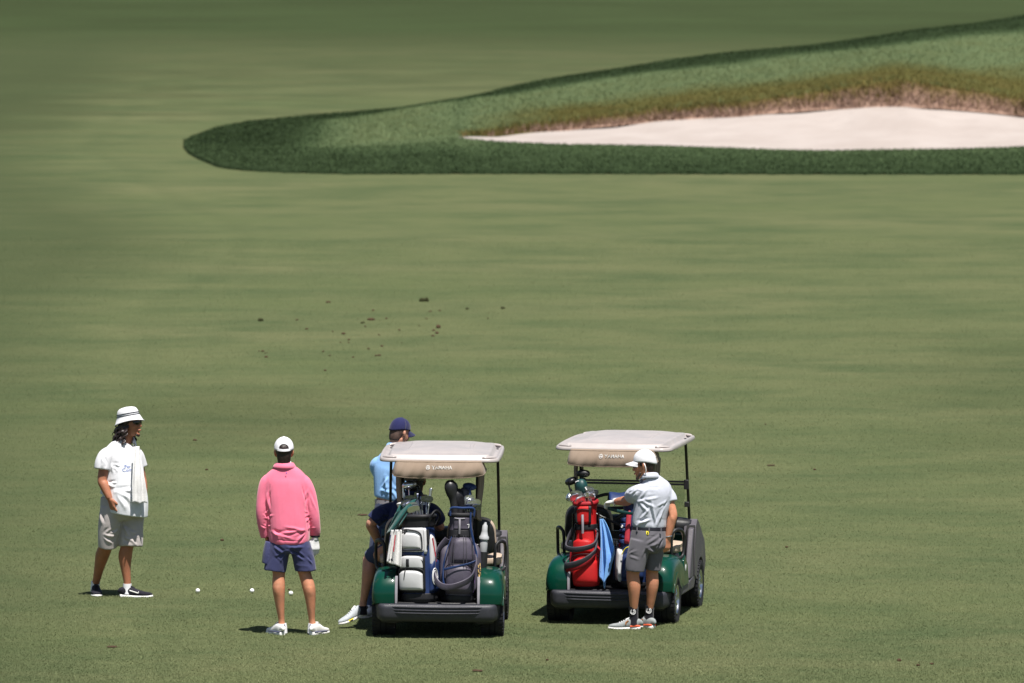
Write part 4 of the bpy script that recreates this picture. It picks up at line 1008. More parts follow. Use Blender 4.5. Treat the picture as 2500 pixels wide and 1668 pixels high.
B.patch('collar', -180, 180, 0.60, 0.665, 0.004, M['bag_black'], nu=50, edge=0.05)
B.patch('throat_panel', -42, 42, 0.665, 0.785, 0.010, M['bag_char'])
B.text('7', 0.05, 26, 0.70, M['print_white'], R(15), 0.016)
B.line('white_print', [(-30, 0.772), (-10, 0.766), (8, 0.770)], 0.004, 0.014, M['print_grey'])
B.line('handle', [(-8, 0.76), (-7, 0.70, 0.02), (-8, 0.63)], 0.010, 0.014, M['pale_trim'])
B.rim(M['bag_black'], M['bag_black'], th=0.016)
B.strap('grab_bar', [B.pt(-55, 0.79, 0.01), B.pt(-50, 0.86, 0.015), B.pt(0, 0.865, 0.015), B.pt(50, 0.86, 0.015), B.pt(58, 0.79, 0.01)], 0.010, 0.010, M['strap_blue'])
B.strap('blue_strap', [B.pt(30, 0.83, 0.02), B.pt(28, 0.70, 0.04), B.pt(34, 0.58, 0.05), B.pt(40, 0.42, 0.07), B.pt(20, 0.37, 0.08), B.pt(-25, 0.32, 0.08), B.pt(-60, 0.30, 0.05)], 0.011, 0.004, M['strap_blue'])
B.strap('blue_strap', [B.pt(-40, 0.60, 0.02), B.pt(-46, 0.45, 0.06), B.pt(-52, 0.30, 0.07), B.pt(-45, 0.17, 0.075), B.pt(-30, 0.12, 0.06)], 0.010, 0.004, M['strap_blue'])
B.strap('shoulder_strap', [B.pt(-70, 0.58, 0.02), B.pt(-82, 0.45, 0.09), B.pt(-76, 0.28, 0.12), B.pt(-52, 0.17, 0.115), B.pt(-18, 0.15, 0.11), B.pt(14, 0.22, 0.10), B.pt(32, 0.34, 0.08), B.pt(36, 0.44, 0.05)], 0.030, 0.010, M['bag_char'])
em = MB(); rs2 = np.random.RandomState(8)
for k in range(11):
    a = 62 + 9 * math.sin(k * 1.9); z = 0.20 + 0.014 * k; p0 = B.pt(a, z, 0.062); p1 = B.pt(a + rs2.uniform(-8, 8), z + 0.025, 0.060); em.tube([p0, p1], 0.005, 6)
obj('gold_emblem', em, M['print_gold'], B.o)

# --- red stand bag
pc = [(0.0, 0.090, 0.095), (0.03, 0.108, 0.108), (0.10, 0.116, 0.114), (0.30, 0.114, 0.112), (0.50, 0.095, 0.098), (0.62, 0.092, 0.095), (0.70, 0.096, 0.098), (0.80, 0.108, 0.108)]
C = Bag('golf_bag', 'bright red stand bag with black straps at the rear of the cart', cart_b, (-0.215, -0.205, 0.328), R(-6), (1.5, -2.0), pc, M['bag_red'], p=2.3)
C.patch('base', -180, 180, -0.004, 0.03, 0.006, M['bag_black'], nu=50, edge=0.04)
C.patch('ball_pocket', -52, 62, 0.02, 0.31, 0.052, M['bag_red'], arch=0.05, edge=0.22)
C.patch('middle_pocket', -66, 44, 0.33, 0.47, 0.030, M['bag_red'], arch=0.03, edge=0.2)
C.patch('side_pocket', -140, -62, 0.06, 0.44, 0.040, M['bag_darkred'], arch=0.10, edge=0.2)
C.patch('side_pocket', 66, 130, 0.06, 0.40, 0.030, M['bag_darkred'], arch=0.10, edge=0.2)
C.line('zip', [(-58, 0.05), (-57, 0.24), (-46, 0.30), (6, 0.33), (56, 0.30), (66, 0.24), (67, 0.06)], 0.004, 0.036, M['bag_black'])
C.patch('throat_pocket', -44, 44, 0.60, 0.775, 0.022, M['bag_red'], arch=0.0, edge=0.15)
for a in (-30, 30): C.patch('throat_strap', a - 7, a + 7, 0.60, 0.775, 0.030, M['bag_black'])
C.line('seam', [(-24, 0.735), (0, 0.742), (24, 0.735)], 0.004, 0.030, M['bag_black'])
C.patch('waist_band', -180, 180, 0.545, 0.60, 0.008, M['bag_black'], nu=50, edge=0.1)
C.line('handle', [(0, 0.69), (1, 0.62, 0.02), (0, 0.52, 0.01)], 0.012, 0.026, M['pale_trim'])
C.rim(M['bag_darkred'], M['bag_black'], th=0.014, tilt=0.012)
C.strap('shoulder_strap', [C.pt(-70, 0.56, 0.02), C.pt(-72, 0.46, 0.07), C.pt(-55, 0.39, 0.09), C.pt(-10, 0.375, 0.10), C.pt(30, 0.41, 0.09), C.pt(58, 0.50, 0.05), C.pt(62, 0.55, 0.02)], 0.026, 0.010, M['strap_grey'])
C.strap('shoulder_strap', [C.pt(-95, 0.30, 0.03), C.pt(-75, 0.235, 0.08), C.pt(-40, 0.225, 0.10), C.pt(0, 0.26, 0.10), C.pt(32, 0.34, 0.085), C.pt(52, 0.44, 0.05)], 0.028, 0.010, M['strap_grey'])
C.strap('red_strap', [C.pt(-88, 0.245, 0.03), C.pt(-70, 0.195, 0.075), C.pt(-38, 0.185, 0.09), C.pt(0, 0.22, 0.09), C.pt(30, 0.30, 0.075), C.pt(46, 0.40, 0.05)], 0.018, 0.008, M['bag_darkred'])
C.strap('red_strap', [C.pt(62, 0.55, 0.02), C.pt(52, 0.48, 0.06), C.pt(26, 0.40, 0.085), C.pt(-10, 0.355, 0.09)], 0.014, 0.008, M['bag_red'])
C.strap('side_strap', [C.pt(-60, 0.60, 0.01), C.pt(-62, 0.45, 0.02), C.pt(-48, 0.36, 0.03)], 0.018, 0.006, M['bag_black'])
C.strap('stand_leg', [(-0.125, 0.02, 0.70), (-0.135, 0.02, 0.40), (-0.135, 0.01, 0.06)], 0.009, 0.009, M['black_steel'])
C.strap('stand_leg', [(0.115, 0.03, 0.70), (0.125, 0.03, 0.40), (0.13, 0.02, 0.06)], 0.009, 0.009, M['black_steel'])

# --- navy, red and white bag partly behind the man in grey shorts
pd = [(0.0, 0.110, 0.110), (0.03, 0.124, 0.118), (0.30, 0.128, 0.122), (0.55, 0.120, 0.116), (0.70, 0.118, 0.114), (0.80, 0.126, 0.12)]
D = Bag('golf_bag', 'navy golf bag with red and white panels behind the man in grey shorts', cart_b, (0.185, -0.150, 0.338), R(14), (6.0, 2.5), pd, M['bag_navy'], p=2.5)
D.patch('base', -180, 180, -0.004, 0.06, 0.008, M['bag_black'], nu=50, edge=0.04)
D.patch('front_pocket', -50, 40, 0.07, 0.34, 0.040, M['bag_navy'], arch=0.06, edge=0.2)
D.patch('white_panel', -92, -54, 0.06, 0.36, 0.034, M['bag_white'], arch=0.02, skew=-0.05)
D.patch('silver_panel', -122, -96, 0.05, 0.33, 0.030, M['pale_trim'])
D.line('seam', [(-94, 0.07), (-92, 0.20), (-84, 0.34), (-70, 0.40)], 0.004, 0.042, M['bag_navy'])
for k in range(5): D.patch('padded_rib', -100, -48, 0.40 + 0.05 * k, 0.445 + 0.05 * k, 0.022, M['bag_navy'], edge=0.25)
D.patch('red_panel', -46, -22, 0.40, 0.72, 0.016, M['print_red'], arch=0.05)
D.patch('red_panel', -118, -102, 0.36, 0.46, 0.016, M['print_red'])
D.patch('upper_pocket', -20, 46, 0.42, 0.68, 0.026, M['bag_navy'], arch=0.05, edge=0.2)
D.line('button_ring', [(-58 + 4 * math.cos(t), 0.56 + 0.011 * math.sin(t)) for t in np.linspace(0, 2 * np.pi, 11)], 0.004, 0.032, M['print_white'])
D.line('yellow_piping', [(-44, 0.30), (-30, 0.36), (-12, 0.38)], 0.004, 0.036, M['yellow'])
D.line('yellow_piping', [(-48, 0.76), (-20, 0.78), (10, 0.77)], 0.005, 0.012, M['yellow'])
D.rim(M['bag_navy'], M['bag_black'], th=0.016)

# rain hood folded over the navy bag, a stiff flap reaching over the clubs
hoodG = np.zeros((14, 22, 3))
for i in range(14):
    for j in range(22):
        t = i / 13; u = j / 21
        x = -0.27 + 0.40 * u; y = -0.16 + 0.22 * t; z = 0.78 + 0.10 * math.sin(math.pi * (0.15 + 0.75 * t)) + 0.055 * u - 0.05 * (1 - u) * (1 - t) + 0.012 * math.sin(u * 9 + t * 4)
        hoodG[i, j] = (x, y, z)
obj('rain_hood', MB().sheet(hoodG, 0.012), M['bag_navy'], D.o, sharp=0)
D.strap('hood_edge', [(-0.28, -0.15, 0.72), (-0.20, -0.175, 0.700), (-0.08, -0.185, 0.685), (0.05, -0.175, 0.70), (0.12, -0.16, 0.72)], 0.016, 0.010, M['cover_green'])

# clubs -----------------------------------------------------------------------
GA, GB, GC = 'irons in the white and navy bag', 'irons in the charcoal bag', 'irons in the red bag'
zt = 0.78
club(A, 'wood', (-0.10, -0.02), (-0.135, -0.02, 1.055), 150, 'silver and black driver with red mark, sunlit, above the white and navy bag', 'chrome')
club(A, 'wood', (-0.09, 0.03), (-0.115, 0.06, 1.115), 120, 'black fairway wood, topmost club over the white and navy bag', 'black_plastic')
club(A, 'wood', (-0.04, 0.05), (-0.035, 0.09, 1.035), 20, 'dark fairway wood with red rim, second from the top in the white and navy bag', 'black_steel')
iron_label = 'chrome iron among the crowded heads in the white and navy bag'
for (x, y, tx, ty, tz, sp) in ((0.0, -0.03, 0.005, -0.03, 0.985, 35), (0.03, -0.01, 0.035, -0.01, 0.965, -10), (0.02, -0.06, 0.02, -0.085, 0.90, 200), (0.06, -0.04, 0.06, -0.05, 0.955, 20), (-0.02, -0.07, -0.03, -0.095, 0.875, 165), (0.05, -0.08, 0.045, -0.11, 0.875, 215),
                           (-0.05, -0.06, -0.035, -0.08, 0.925, 195), (0.08, 0.0, 0.075, 0.01, 0.92, 15), (-0.03, -0.02, -0.02, -0.03, 0.96, 175), (-0.07, -0.04, -0.075, -0.06, 0.885, 190)):
    club(A, 'iron', (x, y), (tx, ty, tz), sp, iron_label, 'steel_dark' if tz > 0.91 else 'chrome', group=GA)
club(A, 'putter', (-0.09, -0.06), (-0.135, -0.09, 0.895), 190, 'white blade putter lying low at the rim of the white and navy bag', 'print_white')
club(A, 'grip', (0.10, -0.02), (0.135, -0.01, 1.03), 0, 'club turned grip-up with a silver grip, right of the irons', 'chrome')

club(B, 'cover', (-0.06, 0.0), (-0.082, 0.02, 1.045), 0, 'tall black bulb head cover, leftmost above the charcoal bag', 'black_plastic', 'black_steel')
club(B, 'cover', (-0.01, 0.03), (-0.015, 0.05, 0.965), 40, 'lower black head cover beside the tall one in the charcoal bag', 'bag_black', 'black_steel')
club(B, 'cover', (0.04, 0.05), (0.050, 0.09, 0.975), 80, 'soft grey-black head cover at the back of the charcoal bag', 'strap_grey', 'black_steel')
club(B, 'wood', (0.06, 0.0), (0.085, 0.01, 1.050), 10, 'navy driver with gold mark, sticking out to the right of the charcoal bag', 'bag_navy', 'black_steel')
for (x, y, tx, ty, tz, sp) in ((0.03, -0.03, 0.030, -0.05, 0.965, 40), (0.05, -0.05, 0.050, -0.07, 0.915, 20), (0.07, -0.02, 0.080, -0.03, 0.935, -20), (0.02, -0.06, 0.020, -0.08, 0.885, 20), (0.08, -0.05, 0.095, -0.08, 0.885, 10), (0.08, 0.02, 0.105, 0.02, 0.90, -15), (0.06, -0.07, 0.07, -0.095, 0.86, 30)):
    club(B, 'iron', (x, y), (tx, ty, tz), sp, 'chrome iron bunched at the right of the charcoal bag', 'chrome' if tz > 0.9 else 'steel_dark', group=GB)

club(C, 'wood', (-0.06, 0.02), (-0.060, 0.06, 1.055), 150, 'dark matte driver, highest club over the red bag', 'black_plastic', 'black_steel')
club(C, 'wood', (-0.08, -0.02), (-0.150, -0.03, 0.985), 175, 'glossy black driver with bright edge, poking out left of the red bag', 'black_steel', 'black_steel')
club(C, 'cover', (-0.03, 0.0), (-0.035, 0.0, 0.950), 30, 'dark green head cover with white trim in the red bag', 'cover_green', 'black_steel')
club(C, 'hybrid', (-0.09, -0.03), (-0.150, -0.05, 0.835), 170, 'small silver hybrid hanging low on the left rim of the red bag', 'chrome')
for (x, y, tx, ty, tz, sp) in ((0.0, -0.03, -0.01, -0.045, 0.935, 30), (0.03, -0.02, 0.030, -0.02, 0.935, -15), (-0.03, -0.05, -0.020, -0.07, 0.895, 160), (0.02, -0.06, 0.010, -0.085, 0.880, 25), (0.05, -0.05, 0.040, -0.07, 0.885, -10), (-0.06, -0.04, -0.045, -0.06, 0.870, 195), (0.04, 0.03, 0.05, 0.05, 0.92, 10), (0.0, -0.075, 0.02, -0.105, 0.855, 200), (0.05, -0.02, 0.06, -0.03, 0.90, 20)):
    club(C, 'iron', (x, y), (tx, ty, tz), sp, 'polished chrome iron crowded in the red bag', 'chrome', group=GC)
tr = MB(); tr.tube([(-0.075 + 0.03 * k / 8 + 0.075 * k / 8, -0.065, 0.90 + 0.10 * math.sin(math.pi * (0.35 + 0.6 * k / 8))) for k in range(9)], 0.004, 6)
obj('cover_piping', tr, M['print_white'], C.o)
# towels ------------------------------------------------------------------------
def drape(nz, nx, f):
    return np.array([[f(j / (nx - 1), i / (nz - 1)) for j in range(nx)] for i in range(nz)])
cloth_sheet('towel', 'teal towel draped over the rim of the white and navy bag', 'towel',
            drape(26, 26, lambda u, t: (-0.40 + 0.150 * u - 0.075 * t + 0.05 * (1 - t) - 0.02 * u * t, -0.24 - 0.05 * math.sin(t * 2.2) - 0.026 * math.sin(u * 9 + t * 4 + 1) * (0.4 + t) + 0.12 * max(0, 0.25 - t), 1.225 - 0.20 * t - 0.085 * t * (1 - u) + 0.045 * u * (1 - t) + 0.012 * math.sin(u * 8) * t)), M['towel_teal'], 0.007, cart_a.matrix_world)
tw = cloth_sheet('towel', 'white towel with printed red and black stripes hanging left of the white bag', 'towel',
            drape(30, 40, lambda u, t: (-0.425 + (0.085 + 0.045 * t) * u - 0.045 * t + 0.010 * math.sin(u * 14 + t), -0.315 - 0.026 * math.sin(u * 12.5 + 0.9 * t) - 0.012 * t, 0.995 - 0.29 * t - 0.045 * u * t + 0.006 * math.sin(u * 12) * t)), M['terry'], 0.007, cart_a.matrix_world)
ccm = cart_a.matrix_world
def on_towel(pts, name, m, r):
    b_ = MB(); P_ = [np.array(ccm @ Vector(p)) - np.array(tw.location) for p in pts]; b_.limb([(*p, r, 0.002) for p in P_], side=(1, 0, 0), n=8, sub=3, p=4); obj(name, b_, M[m], tw)
on_towel([(-0.385, -0.352, 0.95), (-0.400, -0.358, 0.80)], 'red_stripe', 'print_red', 0.005)
on_towel([(-0.425, -0.335, 0.95), (-0.432, -0.338, 0.87)], 'blue_block', 'navy_short', 0.008)
on_towel([(-0.450, -0.338, 0.745), (-0.440, -0.345, 0.715)], 'black_print', 'stripe', 0.010)
on_towel([(-0.420, -0.345, 0.735), (-0.412, -0.345, 0.71)], 'black_print', 'stripe', 0.008)
cloth_sheet('towel', 'light blue ribbed towel clipped to the red bag, hanging to a point', 'towel',
            drape(44, 48, lambda u, t: (-0.085 + 0.012 * t + (0.030 + 0.115 * min(1, t * 1.6) ** 0.8) * (u ** 1.2) * (1 - 0.30 * max(0, (t - 0.7) / 0.3)) + 0.012 * math.sin(u * 15 + t * 3) * min(1, 2 * t), -0.335 - 0.030 * math.sin(u * 13 + 0.6) * min(1, t * 2.2) - 0.02 * t - 0.03 * u * t, 0.985 - 0.44 * t - 0.20 * t * (1 - abs(2 * u - 0.8)) ** 1.0 + 0.004 * math.sin(u * 40))), M['towel_blue'], 0.006, cart_b.matrix_world)
ck = MB(); cc = np.array(cart_b.matrix_world @ Vector((-0.082, -0.335, 0.985)))
ck.tube([(0.016 * math.cos(a), 0, 0.016 * math.sin(a)) for a in np.linspace(0, 2 * np.pi, 20, endpoint=False)], 0.005, 8, 1, True)
o = obj('towel_clip', ck, M['black_plastic']); o.location = cc; tag(o, 'round black clip holding the light blue towel', 'clip')

# divot-sand bottle and odds in the baskets
def bottle(cart, p, label):
    o = root('sand_bottle', label, 'bottle'); o.matrix_world = cart.matrix_world @ Matrix.Translation(p) @ Matrix.Rotation(R(4), 4, 'Y')
    obj('bottle_body', MB().lathe([(0.030, 0), (0.036, 0.01), (0.037, 0.13), (0.034, 0.155), (0.045, 0.165), (0.045, 0.185), (0.034, 0.20), (0.026, 0.24), (0.024, 0.29), (0.016, 0.30), (0.012, 0.32), (0.001, 0.322)], 24), M['bottle'], o)
    obj('bottle_holder', MB().lathe([(0.046, -0.10), (0.046, 0.05), (0.040, 0.05), (0.040, -0.10)], 20, closed=True), M['black_plastic'], o)
bottle(cart_a, (0.395, 0.10, 0.72), 'grey divot sand bottle right of the charcoal bag')
junk = MB(); rs3 = np.random.RandomState(3)
for k in range(7): junk.ell((rs3.uniform(-0.09, 0.09), rs3.uniform(-0.02, 0.02), rs3.uniform(-0.02, 0.05)), (rs3.uniform(0.03, 0.06), 0.035, rs3.uniform(0.02, 0.045)))
o = fuse('rain_jacket', junk, M['bag_white'], None, 0.008, 2, noise=((0.012, 45, 4, (1, 1, 1)), (0.006, 110, 5, (1, 1, 1)))); o.matrix_world = cart_b.matrix_world @ Matrix.Translation((0.0, 0.15, 0.65)); tag(o, 'crumpled white and black rain gear in the wire basket of the windscreen cart', 'rain gear')
junk = MB()
for k in range(5): junk.ell((rs3.uniform(-0.07, 0.07), rs3.uniform(-0.02, 0.02), rs3.uniform(-0.02, 0.03)), (rs3.uniform(0.03, 0.05), 0.035, rs3.uniform(0.02, 0.04)))
o = fuse('rain_jacket', junk, M['steel_dark'], None, 0.008, 2, noise=((0.012, 45, 7, (1, 1, 1)), (0.006, 110, 8, (1, 1, 1)))); o.matrix_world = cart_a.matrix_world @ Matrix.Translation((0.02, 0.15, 0.65)); tag(o, 'shiny dark bundle in the wire basket between the two bags', 'bundle')

# ------------------------------------------------------------------ people
def head_parts(b, X, s=0.99):
    """skull, jaw, nose, brow, lips and ears in head space (x right, y forward, z up)"""
    Y = X.copy(); Y[:3, :3] = Y[:3, :3] * s; b.X = Y
    b.ell((0, -0.012, 0.035), (0.077, 0.098, 0.095), 24, 14)
    b.limb([(0, 0.010, 0.045, 0.068, 0.080), (0, 0.016, 0.0, 0.070, 0.078), (0, 0.022, -0.035, 0.066, 0.073), (0, 0.030, -0.070, 0.056, 0.062), (0, 0.042, -0.100, 0.042, 0.047), (0, 0.050, -0.118, 0.024, 0.028)], n=24, sub=3)
    b.limb([(0, 0.086, 0.020, 0.009, 0.010), (0, 0.100, -0.004, 0.010, 0.011), (0, 0.112, -0.026, 0.014, 0.012), (0, 0.104, -0.038, 0.012, 0.009)], n=12, sub=3)
    for k in (-1, 1):
        b.ell((k * 0.014, 0.098, -0.034), (0.008, 0.010, 0.007))
        b.ell((k * 0.040, 0.060, -0.022), (0.024, 0.028, 0.022))
        b.limb([(k * 0.010, 0.091, 0.028, 0.010, 0.008), (k * 0.034, 0.086, 0.033, 0.011, 0.009), (k * 0.060, 0.062, 0.026, 0.009, 0.008)], side=(0, 0, 1), n=10, sub=2)
        c, sn = math.cos(R(18)), math.sin(R(18))
        b.limb([(k * 0.072, 0.004, -0.034, 0.006, 0.010), (k * 0.080, -0.004, -0.020, 0.008, 0.014), (k * 0.086, -0.012, 0.004, 0.008, 0.018), (k * 0.085, -0.014, 0.022, 0.007, 0.013), (k * 0.078, -0.008, 0.032, 0.005, 0.006)], side=(1, 0, 0), n=10, sub=2)
    b.ell((0, 0.094, -0.060), (0.024, 0.010, 0.007)); b.ell((0, 0.091, -0.072), (0.020, 0.011, 0.007)); b.ell((0, 0.080, -0.104), (0.022, 0.020, 0.018))
    b.X = None

def face_extras(p, X, s=0.99, glasses=None):
    Y = X.copy(); Y[:3, :3] = Y[:3, :3] * s
    for k in (-1, 1):
        b = MB(); b.X = Y; b.ell((k * 0.031, 0.079, 0.012), (0.013, 0.0115, 0.0095)); e = obj('eye', b, M['eye'], p)
        b = MB(); b.X = Y; b.ell((k * 0.031, 0.0885, 0.012), (0.0055, 0.004, 0.0055)); obj('iris', b, M['iris'], e)
    b = MB(); b.X = Y; b.limb([(-0.022, 0.094, -0.0655, 0.003, 0.004), (0, 0.1035, -0.066, 0.009, 0.008), (0.022, 0.094, -0.0655, 0.003, 0.004)], side=(0, 0, 1), n=10, sub=4); obj('lips', b, M['lip'], p)
    if glasses:
        b = MB(); b.X = Y
        for k in (-1, 1):
            b.limb([(k * 0.006, 0.104, 0.010, 0.012, 0.004), (k * 0.030, 0.102, 0.008, 0.021, 0.005), (k * 0.056, 0.088, 0.010, 0.018, 0.005), (k * 0.072, 0.066, 0.014, 0.009, 0.004)], side=(0, 0, 1), n=12, sub=4)
            b.tube([(k * 0.072, 0.068, 0.018), (k * 0.082, 0.02, 0.018), (k * 0.086, -0.02, 0.014)], 0.0035, 6, 3)
        b.tube([(-0.008, 0.108, 0.014), (0.008, 0.108, 0.014)], 0.004, 6)
        obj('sunglasses', b, M['lens'], p)

def rot3(axis, ang): return np.array(Matrix.Rotation(ang, 3, Vector(axis)))

def hand(b, wrist, d, nrm, thumb=1, curl=0.5, s=1.0, spread=0.0):
    """palm and five fingers; nrm is where the palm faces, thumb the side of the thumb"""
    d = unit(d); nrm = unit(V3(nrm) - d * d.dot(nrm)); w = np.cross(d, nrm) * thumb; wr = V3(wrist)
    def P(a, c, e): return wr + (d * a + w * c + nrm * e) * s
    b.limb([(*P(-0.03, 0, 0), 0.025 * s, 0.020 * s), (*P(0.01, 0, 0), 0.029 * s, 0.019 * s), (*P(0.05, 0.002, 0.002), 0.040 * s, 0.016 * s), (*P(0.09, 0, 0.0), 0.042 * s, 0.013 * s), (*P(0.10, 0, 0.002), 0.034 * s, 0.009 * s)], side=w, n=14, sub=3, p=2.4)
    for off, L, c in ((0.031, 0.072, 0.85), (0.0105, 0.082, 1.0), (-0.0105, 0.076, 1.08), (-0.031, 0.060, 1.2)):
        pos = P(0.088, off, 0.002); dd = unit(d + w * spread * off * 10); ang = 0; pts = [(*pos, 0.0098 * s, 0.0098 * s)]
        for fr, bend in ((0.46, 0.55), (0.30, 0.85), (0.24, 0.6)):
            ang += curl * bend * c; q = dd * math.cos(ang) + nrm * math.sin(ang); pos = pos + q * L * fr * s
            pts.append((*pos, 0.0092 * s, 0.0092 * s))
        pos = pos + q * 0.006 * s; pts.append((*pos, 0.005 * s, 0.005 * s))
        b.limb(pts, side=w, n=10, sub=2)
    t0 = P(0.018, 0.026, 0.004); t1 = P(0.050, 0.046, 0.016); t2 = P(0.078, 0.050, 0.026 + 0.012 * curl); t3 = P(0.098, 0.044, 0.032 + 0.02 * curl)
    b.limb([(*t0, 0.016 * s, 0.014 * s), (*t1, 0.0125 * s, 0.012 * s), (*t2, 0.0105 * s, 0.0105 * s), (*t3, 0.006 * s, 0.006 * s)], side=nrm, n=10, sub=3)

def shoe(p, heel, d, L=0.29, pitch=0.0, up='shoe_white', sole='sole_white', lace='lace_white', w=1.0, tongue=True):
    """running shoe from heel along d; returns the upper"""
    f = np.array([d[0], d[1], 0.0]); f = unit(f); f3 = unit(f * math.cos(pitch) + np.array([0, 0, 1]) * math.sin(pitch))
    X = frame(f3, heel, s=1.0); k = L / 0.29
    b = MB(); b.X = X
    sec = [(-0.004, 0.012, 0.050, 0.06), (0.004, 0.026, 0.050, 0.086), (0.03, 0.035, 0.052, 0.094), (0.07, 0.036, 0.054, 0.096), (0.11, 0.038, 0.050, 0.086), (0.15, 0.043, 0.044, 0.068), (0.20, 0.047, 0.038, 0.052), (0.245, 0.042, 0.034, 0.044), (0.275, 0.028, 0.031, 0.036), (0.288, 0.010, 0.029, 0.030)]
    b.limb([(0, y * k, 0.012 + h / 2, ww * w, h / 2) for y, ww, _, h in sec], side=(1, 0, 0), n=20, sub=3, p=2.5)
    u = obj('shoe', b, M[up], p, sharp=60)
    b = MB(); b.X = X
    so = [(-0.010, 0.012, 0.016, 0.016), (0.0, 0.031, 0.016, 0.018), (0.05, 0.037, 0.015, 0.017), (0.11, 0.038, 0.013, 0.014), (0.19, 0.050, 0.012, 0.013), (0.25, 0.044, 0.014, 0.012), (0.282, 0.028, 0.018, 0.011), (0.296, 0.010, 0.021, 0.008)]
    b.limb([(0, y * k, z, ww * w, h) for y, ww, z, h in so], side=(1, 0, 0), n=20, sub=3, p=4)
    obj('sole', b, M[sole], u, sharp=50)
    b = MB(); b.X = X
    for i in range(5):
        y = (0.105 + 0.020 * i) * k; z = 0.104 - 0.0085 * i
        b.tube([(-0.020, y, z - 0.008), (0, y + 0.004, z + 0.002), (0.020, y, z - 0.008)], 0.0032, 6, 3)
    if tongue: b.limb([(0, 0.085 * k, 0.118, 0.018, 0.005), (0, 0.10 * k, 0.108, 0.018, 0.006), (0, 0.13 * k, 0.094, 0.016, 0.005)], n=8, sub=2)
    obj('laces', b, M[lace], u)
    return u, X

def shoe_patch(u, X, name, m, pts, r, L=0.29, out=0.004):
    """trim lines on a shoe, in shoe space"""
    b = MB(); b.X = X; b.limb([(*q, r, 0.004) for q in pts], side=(0, 0, 1), n=8, sub=4); return obj(name, b, M[m], u)

def cap(p, X, m, tilt=0.0, brim_m=None, opening=False, s=0.99, curve=0.32, dz=0.0):
    Y = X.copy(); Rx = np.eye(4); Rx[:3, :3] = rot3((1, 0, 0), tilt); Y = Y @ Rx; Y[:3, :3] = Y[:3, :3] * s
    n, m_ = 40, 14; rings = []
    def rim_z(a):       # lower edge dips at the back
        return 0.030 + dz - 0.030 * max(0, -math.sin(a)) ** 1.5 + 0.004 * max(0, math.sin(a))
    G = np.zeros((m_, n + 1, 3))
    for i in range(m_):
        t = i / (m_ - 1) * 0.995 
        for j in range(n + 1):
            a = 2 * np.pi * j / n
            z0 = rim_z(a); top = 0.142 + dz; z = z0 + (top - z0) * math.sin(t * np.pi / 2) ** 1.05
            k = max(0.0, 1 - ((z - z0) / (top - z0)) ** 2.5) ** 0.52
            seam = 1 + 0.008 * (abs(math.cos(3 * a)) ** 12)
            G[i, j] = (0.0855 * k * seam * math.cos(a), -0.010 + (0.108 if math.sin(a) > 0 else 0.107) * k * seam * math.sin(a), z)
    if opening:
        for i in range(m_):
            for j in range(n + 1):
                a = 2 * np.pi * j / n; ba = math.atan2(math.cos(a), -math.sin(a))   # angle from back
                if abs(ba) < 0.62: 
                    need = 0.020 + 0.050 * math.cos(ba / 0.62 * np.pi / 2) ** 0.6
                    z0 = rim_z(a)
                    if G[i, j, 2] - z0 < need:
                        t = i / (m_ - 1); 
                        G[i, j, 2] = z0 + need + (G[i, j, 2] - z0) * 0.05
                        kk = max(0.0, 1 - ((G[i, j, 2] - z0) / (0.142 + dz - z0)) ** 2.5) ** 0.52
                        G[i, j, 0] = 0.0855 * kk * math.cos(a); G[i, j, 1] = -0.010 + 0.107 * kk * math.sin(a)
    b = MB(); b.X = Y; b.sheet(G, 0.003); b.ell((0, -0.010, 0.143 + dz), (0.008, 0.008, 0.004), 10, 6)
    c = obj('cap', b, M[m], p, sharp=0)
    nb, nr = 25, 8; B = np.zeros((nr, nb, 3))
    for i in range(nr):
        for j in range(nb):
            u = -1 + 2 * j / (nb - 1); t = i / (nr - 1); a = np.pi / 2 - u * 1.02
            x0, y0 = 0.0855 * math.cos(a), -0.010 + 0.108 * math.sin(a)
            reach = 0.078 * (1 - abs(u) ** 2.6) ** 0.6
            B[i, j] = (x0 * (1 + 0.03 * t), y0 + reach * t, rim_z(a) + 0.002 - curve * 0.10 * u * u * (0.35 + t) - 0.020 * t)
    b = MB(); b.X = Y; b.sheet(B, 0.004); obj('brim', b, M[brim_m or m], c, sharp=0)
    if opening:
        b = MB(); b.X = Y
        b.limb([(0.0855 * math.sin(a) * 1.01, -0.010 - 0.107 * math.cos(a) * 1.01, rim_z(-np.pi / 2 + a) + 0.010, 0.011, 0.002) for a in np.linspace(-0.7, 0.7, 9)], side=(0, 0, 1), n=8, sub=2, p=4)
        obj('strap', b, M[m], c)
    return c, Y

def shirt_collar(p, c, rx, ry, side, h, m, lean=0.0, open_a=0.0, name='collar', slope=0.015, face=None):
    """stand-up folded collar ring; open_a leaves a gap at the front (angle from face dir)"""
    side = unit(side); up = np.array([0, 0, 1.0]); fw = unit(np.cross(up, side)) if face is None else unit(face)
    A = np.linspace(open_a, 2 * np.pi - open_a, 40); G = np.zeros((7, 40, 3))
    for j, a in enumerate(A):
        rr = V3(c) + fw * math.cos(a) * ry + side * math.sin(a) * rx
        dirv = unit(fw * math.cos(a) * ry + side * math.sin(a) * rx)
        back = -math.cos(a); front = max(0, math.cos(a))
        prof = [(0.0, -0.012), (0.002, h * 0.55), (0.0, h * 0.95), (0.005, h), (0.012, h * 0.85), (0.020, h * 0.35), (0.026, -0.010 - 0.020 * front)]
        for i, (o, z) in enumerate(prof): G[i, j] = rr + dirv * (o - lean * z) + up * (z + slope * back - 0.045 * front ** 2)
    return obj(name, MB().sheet(G, 0.003), M[m], p, sharp=0)

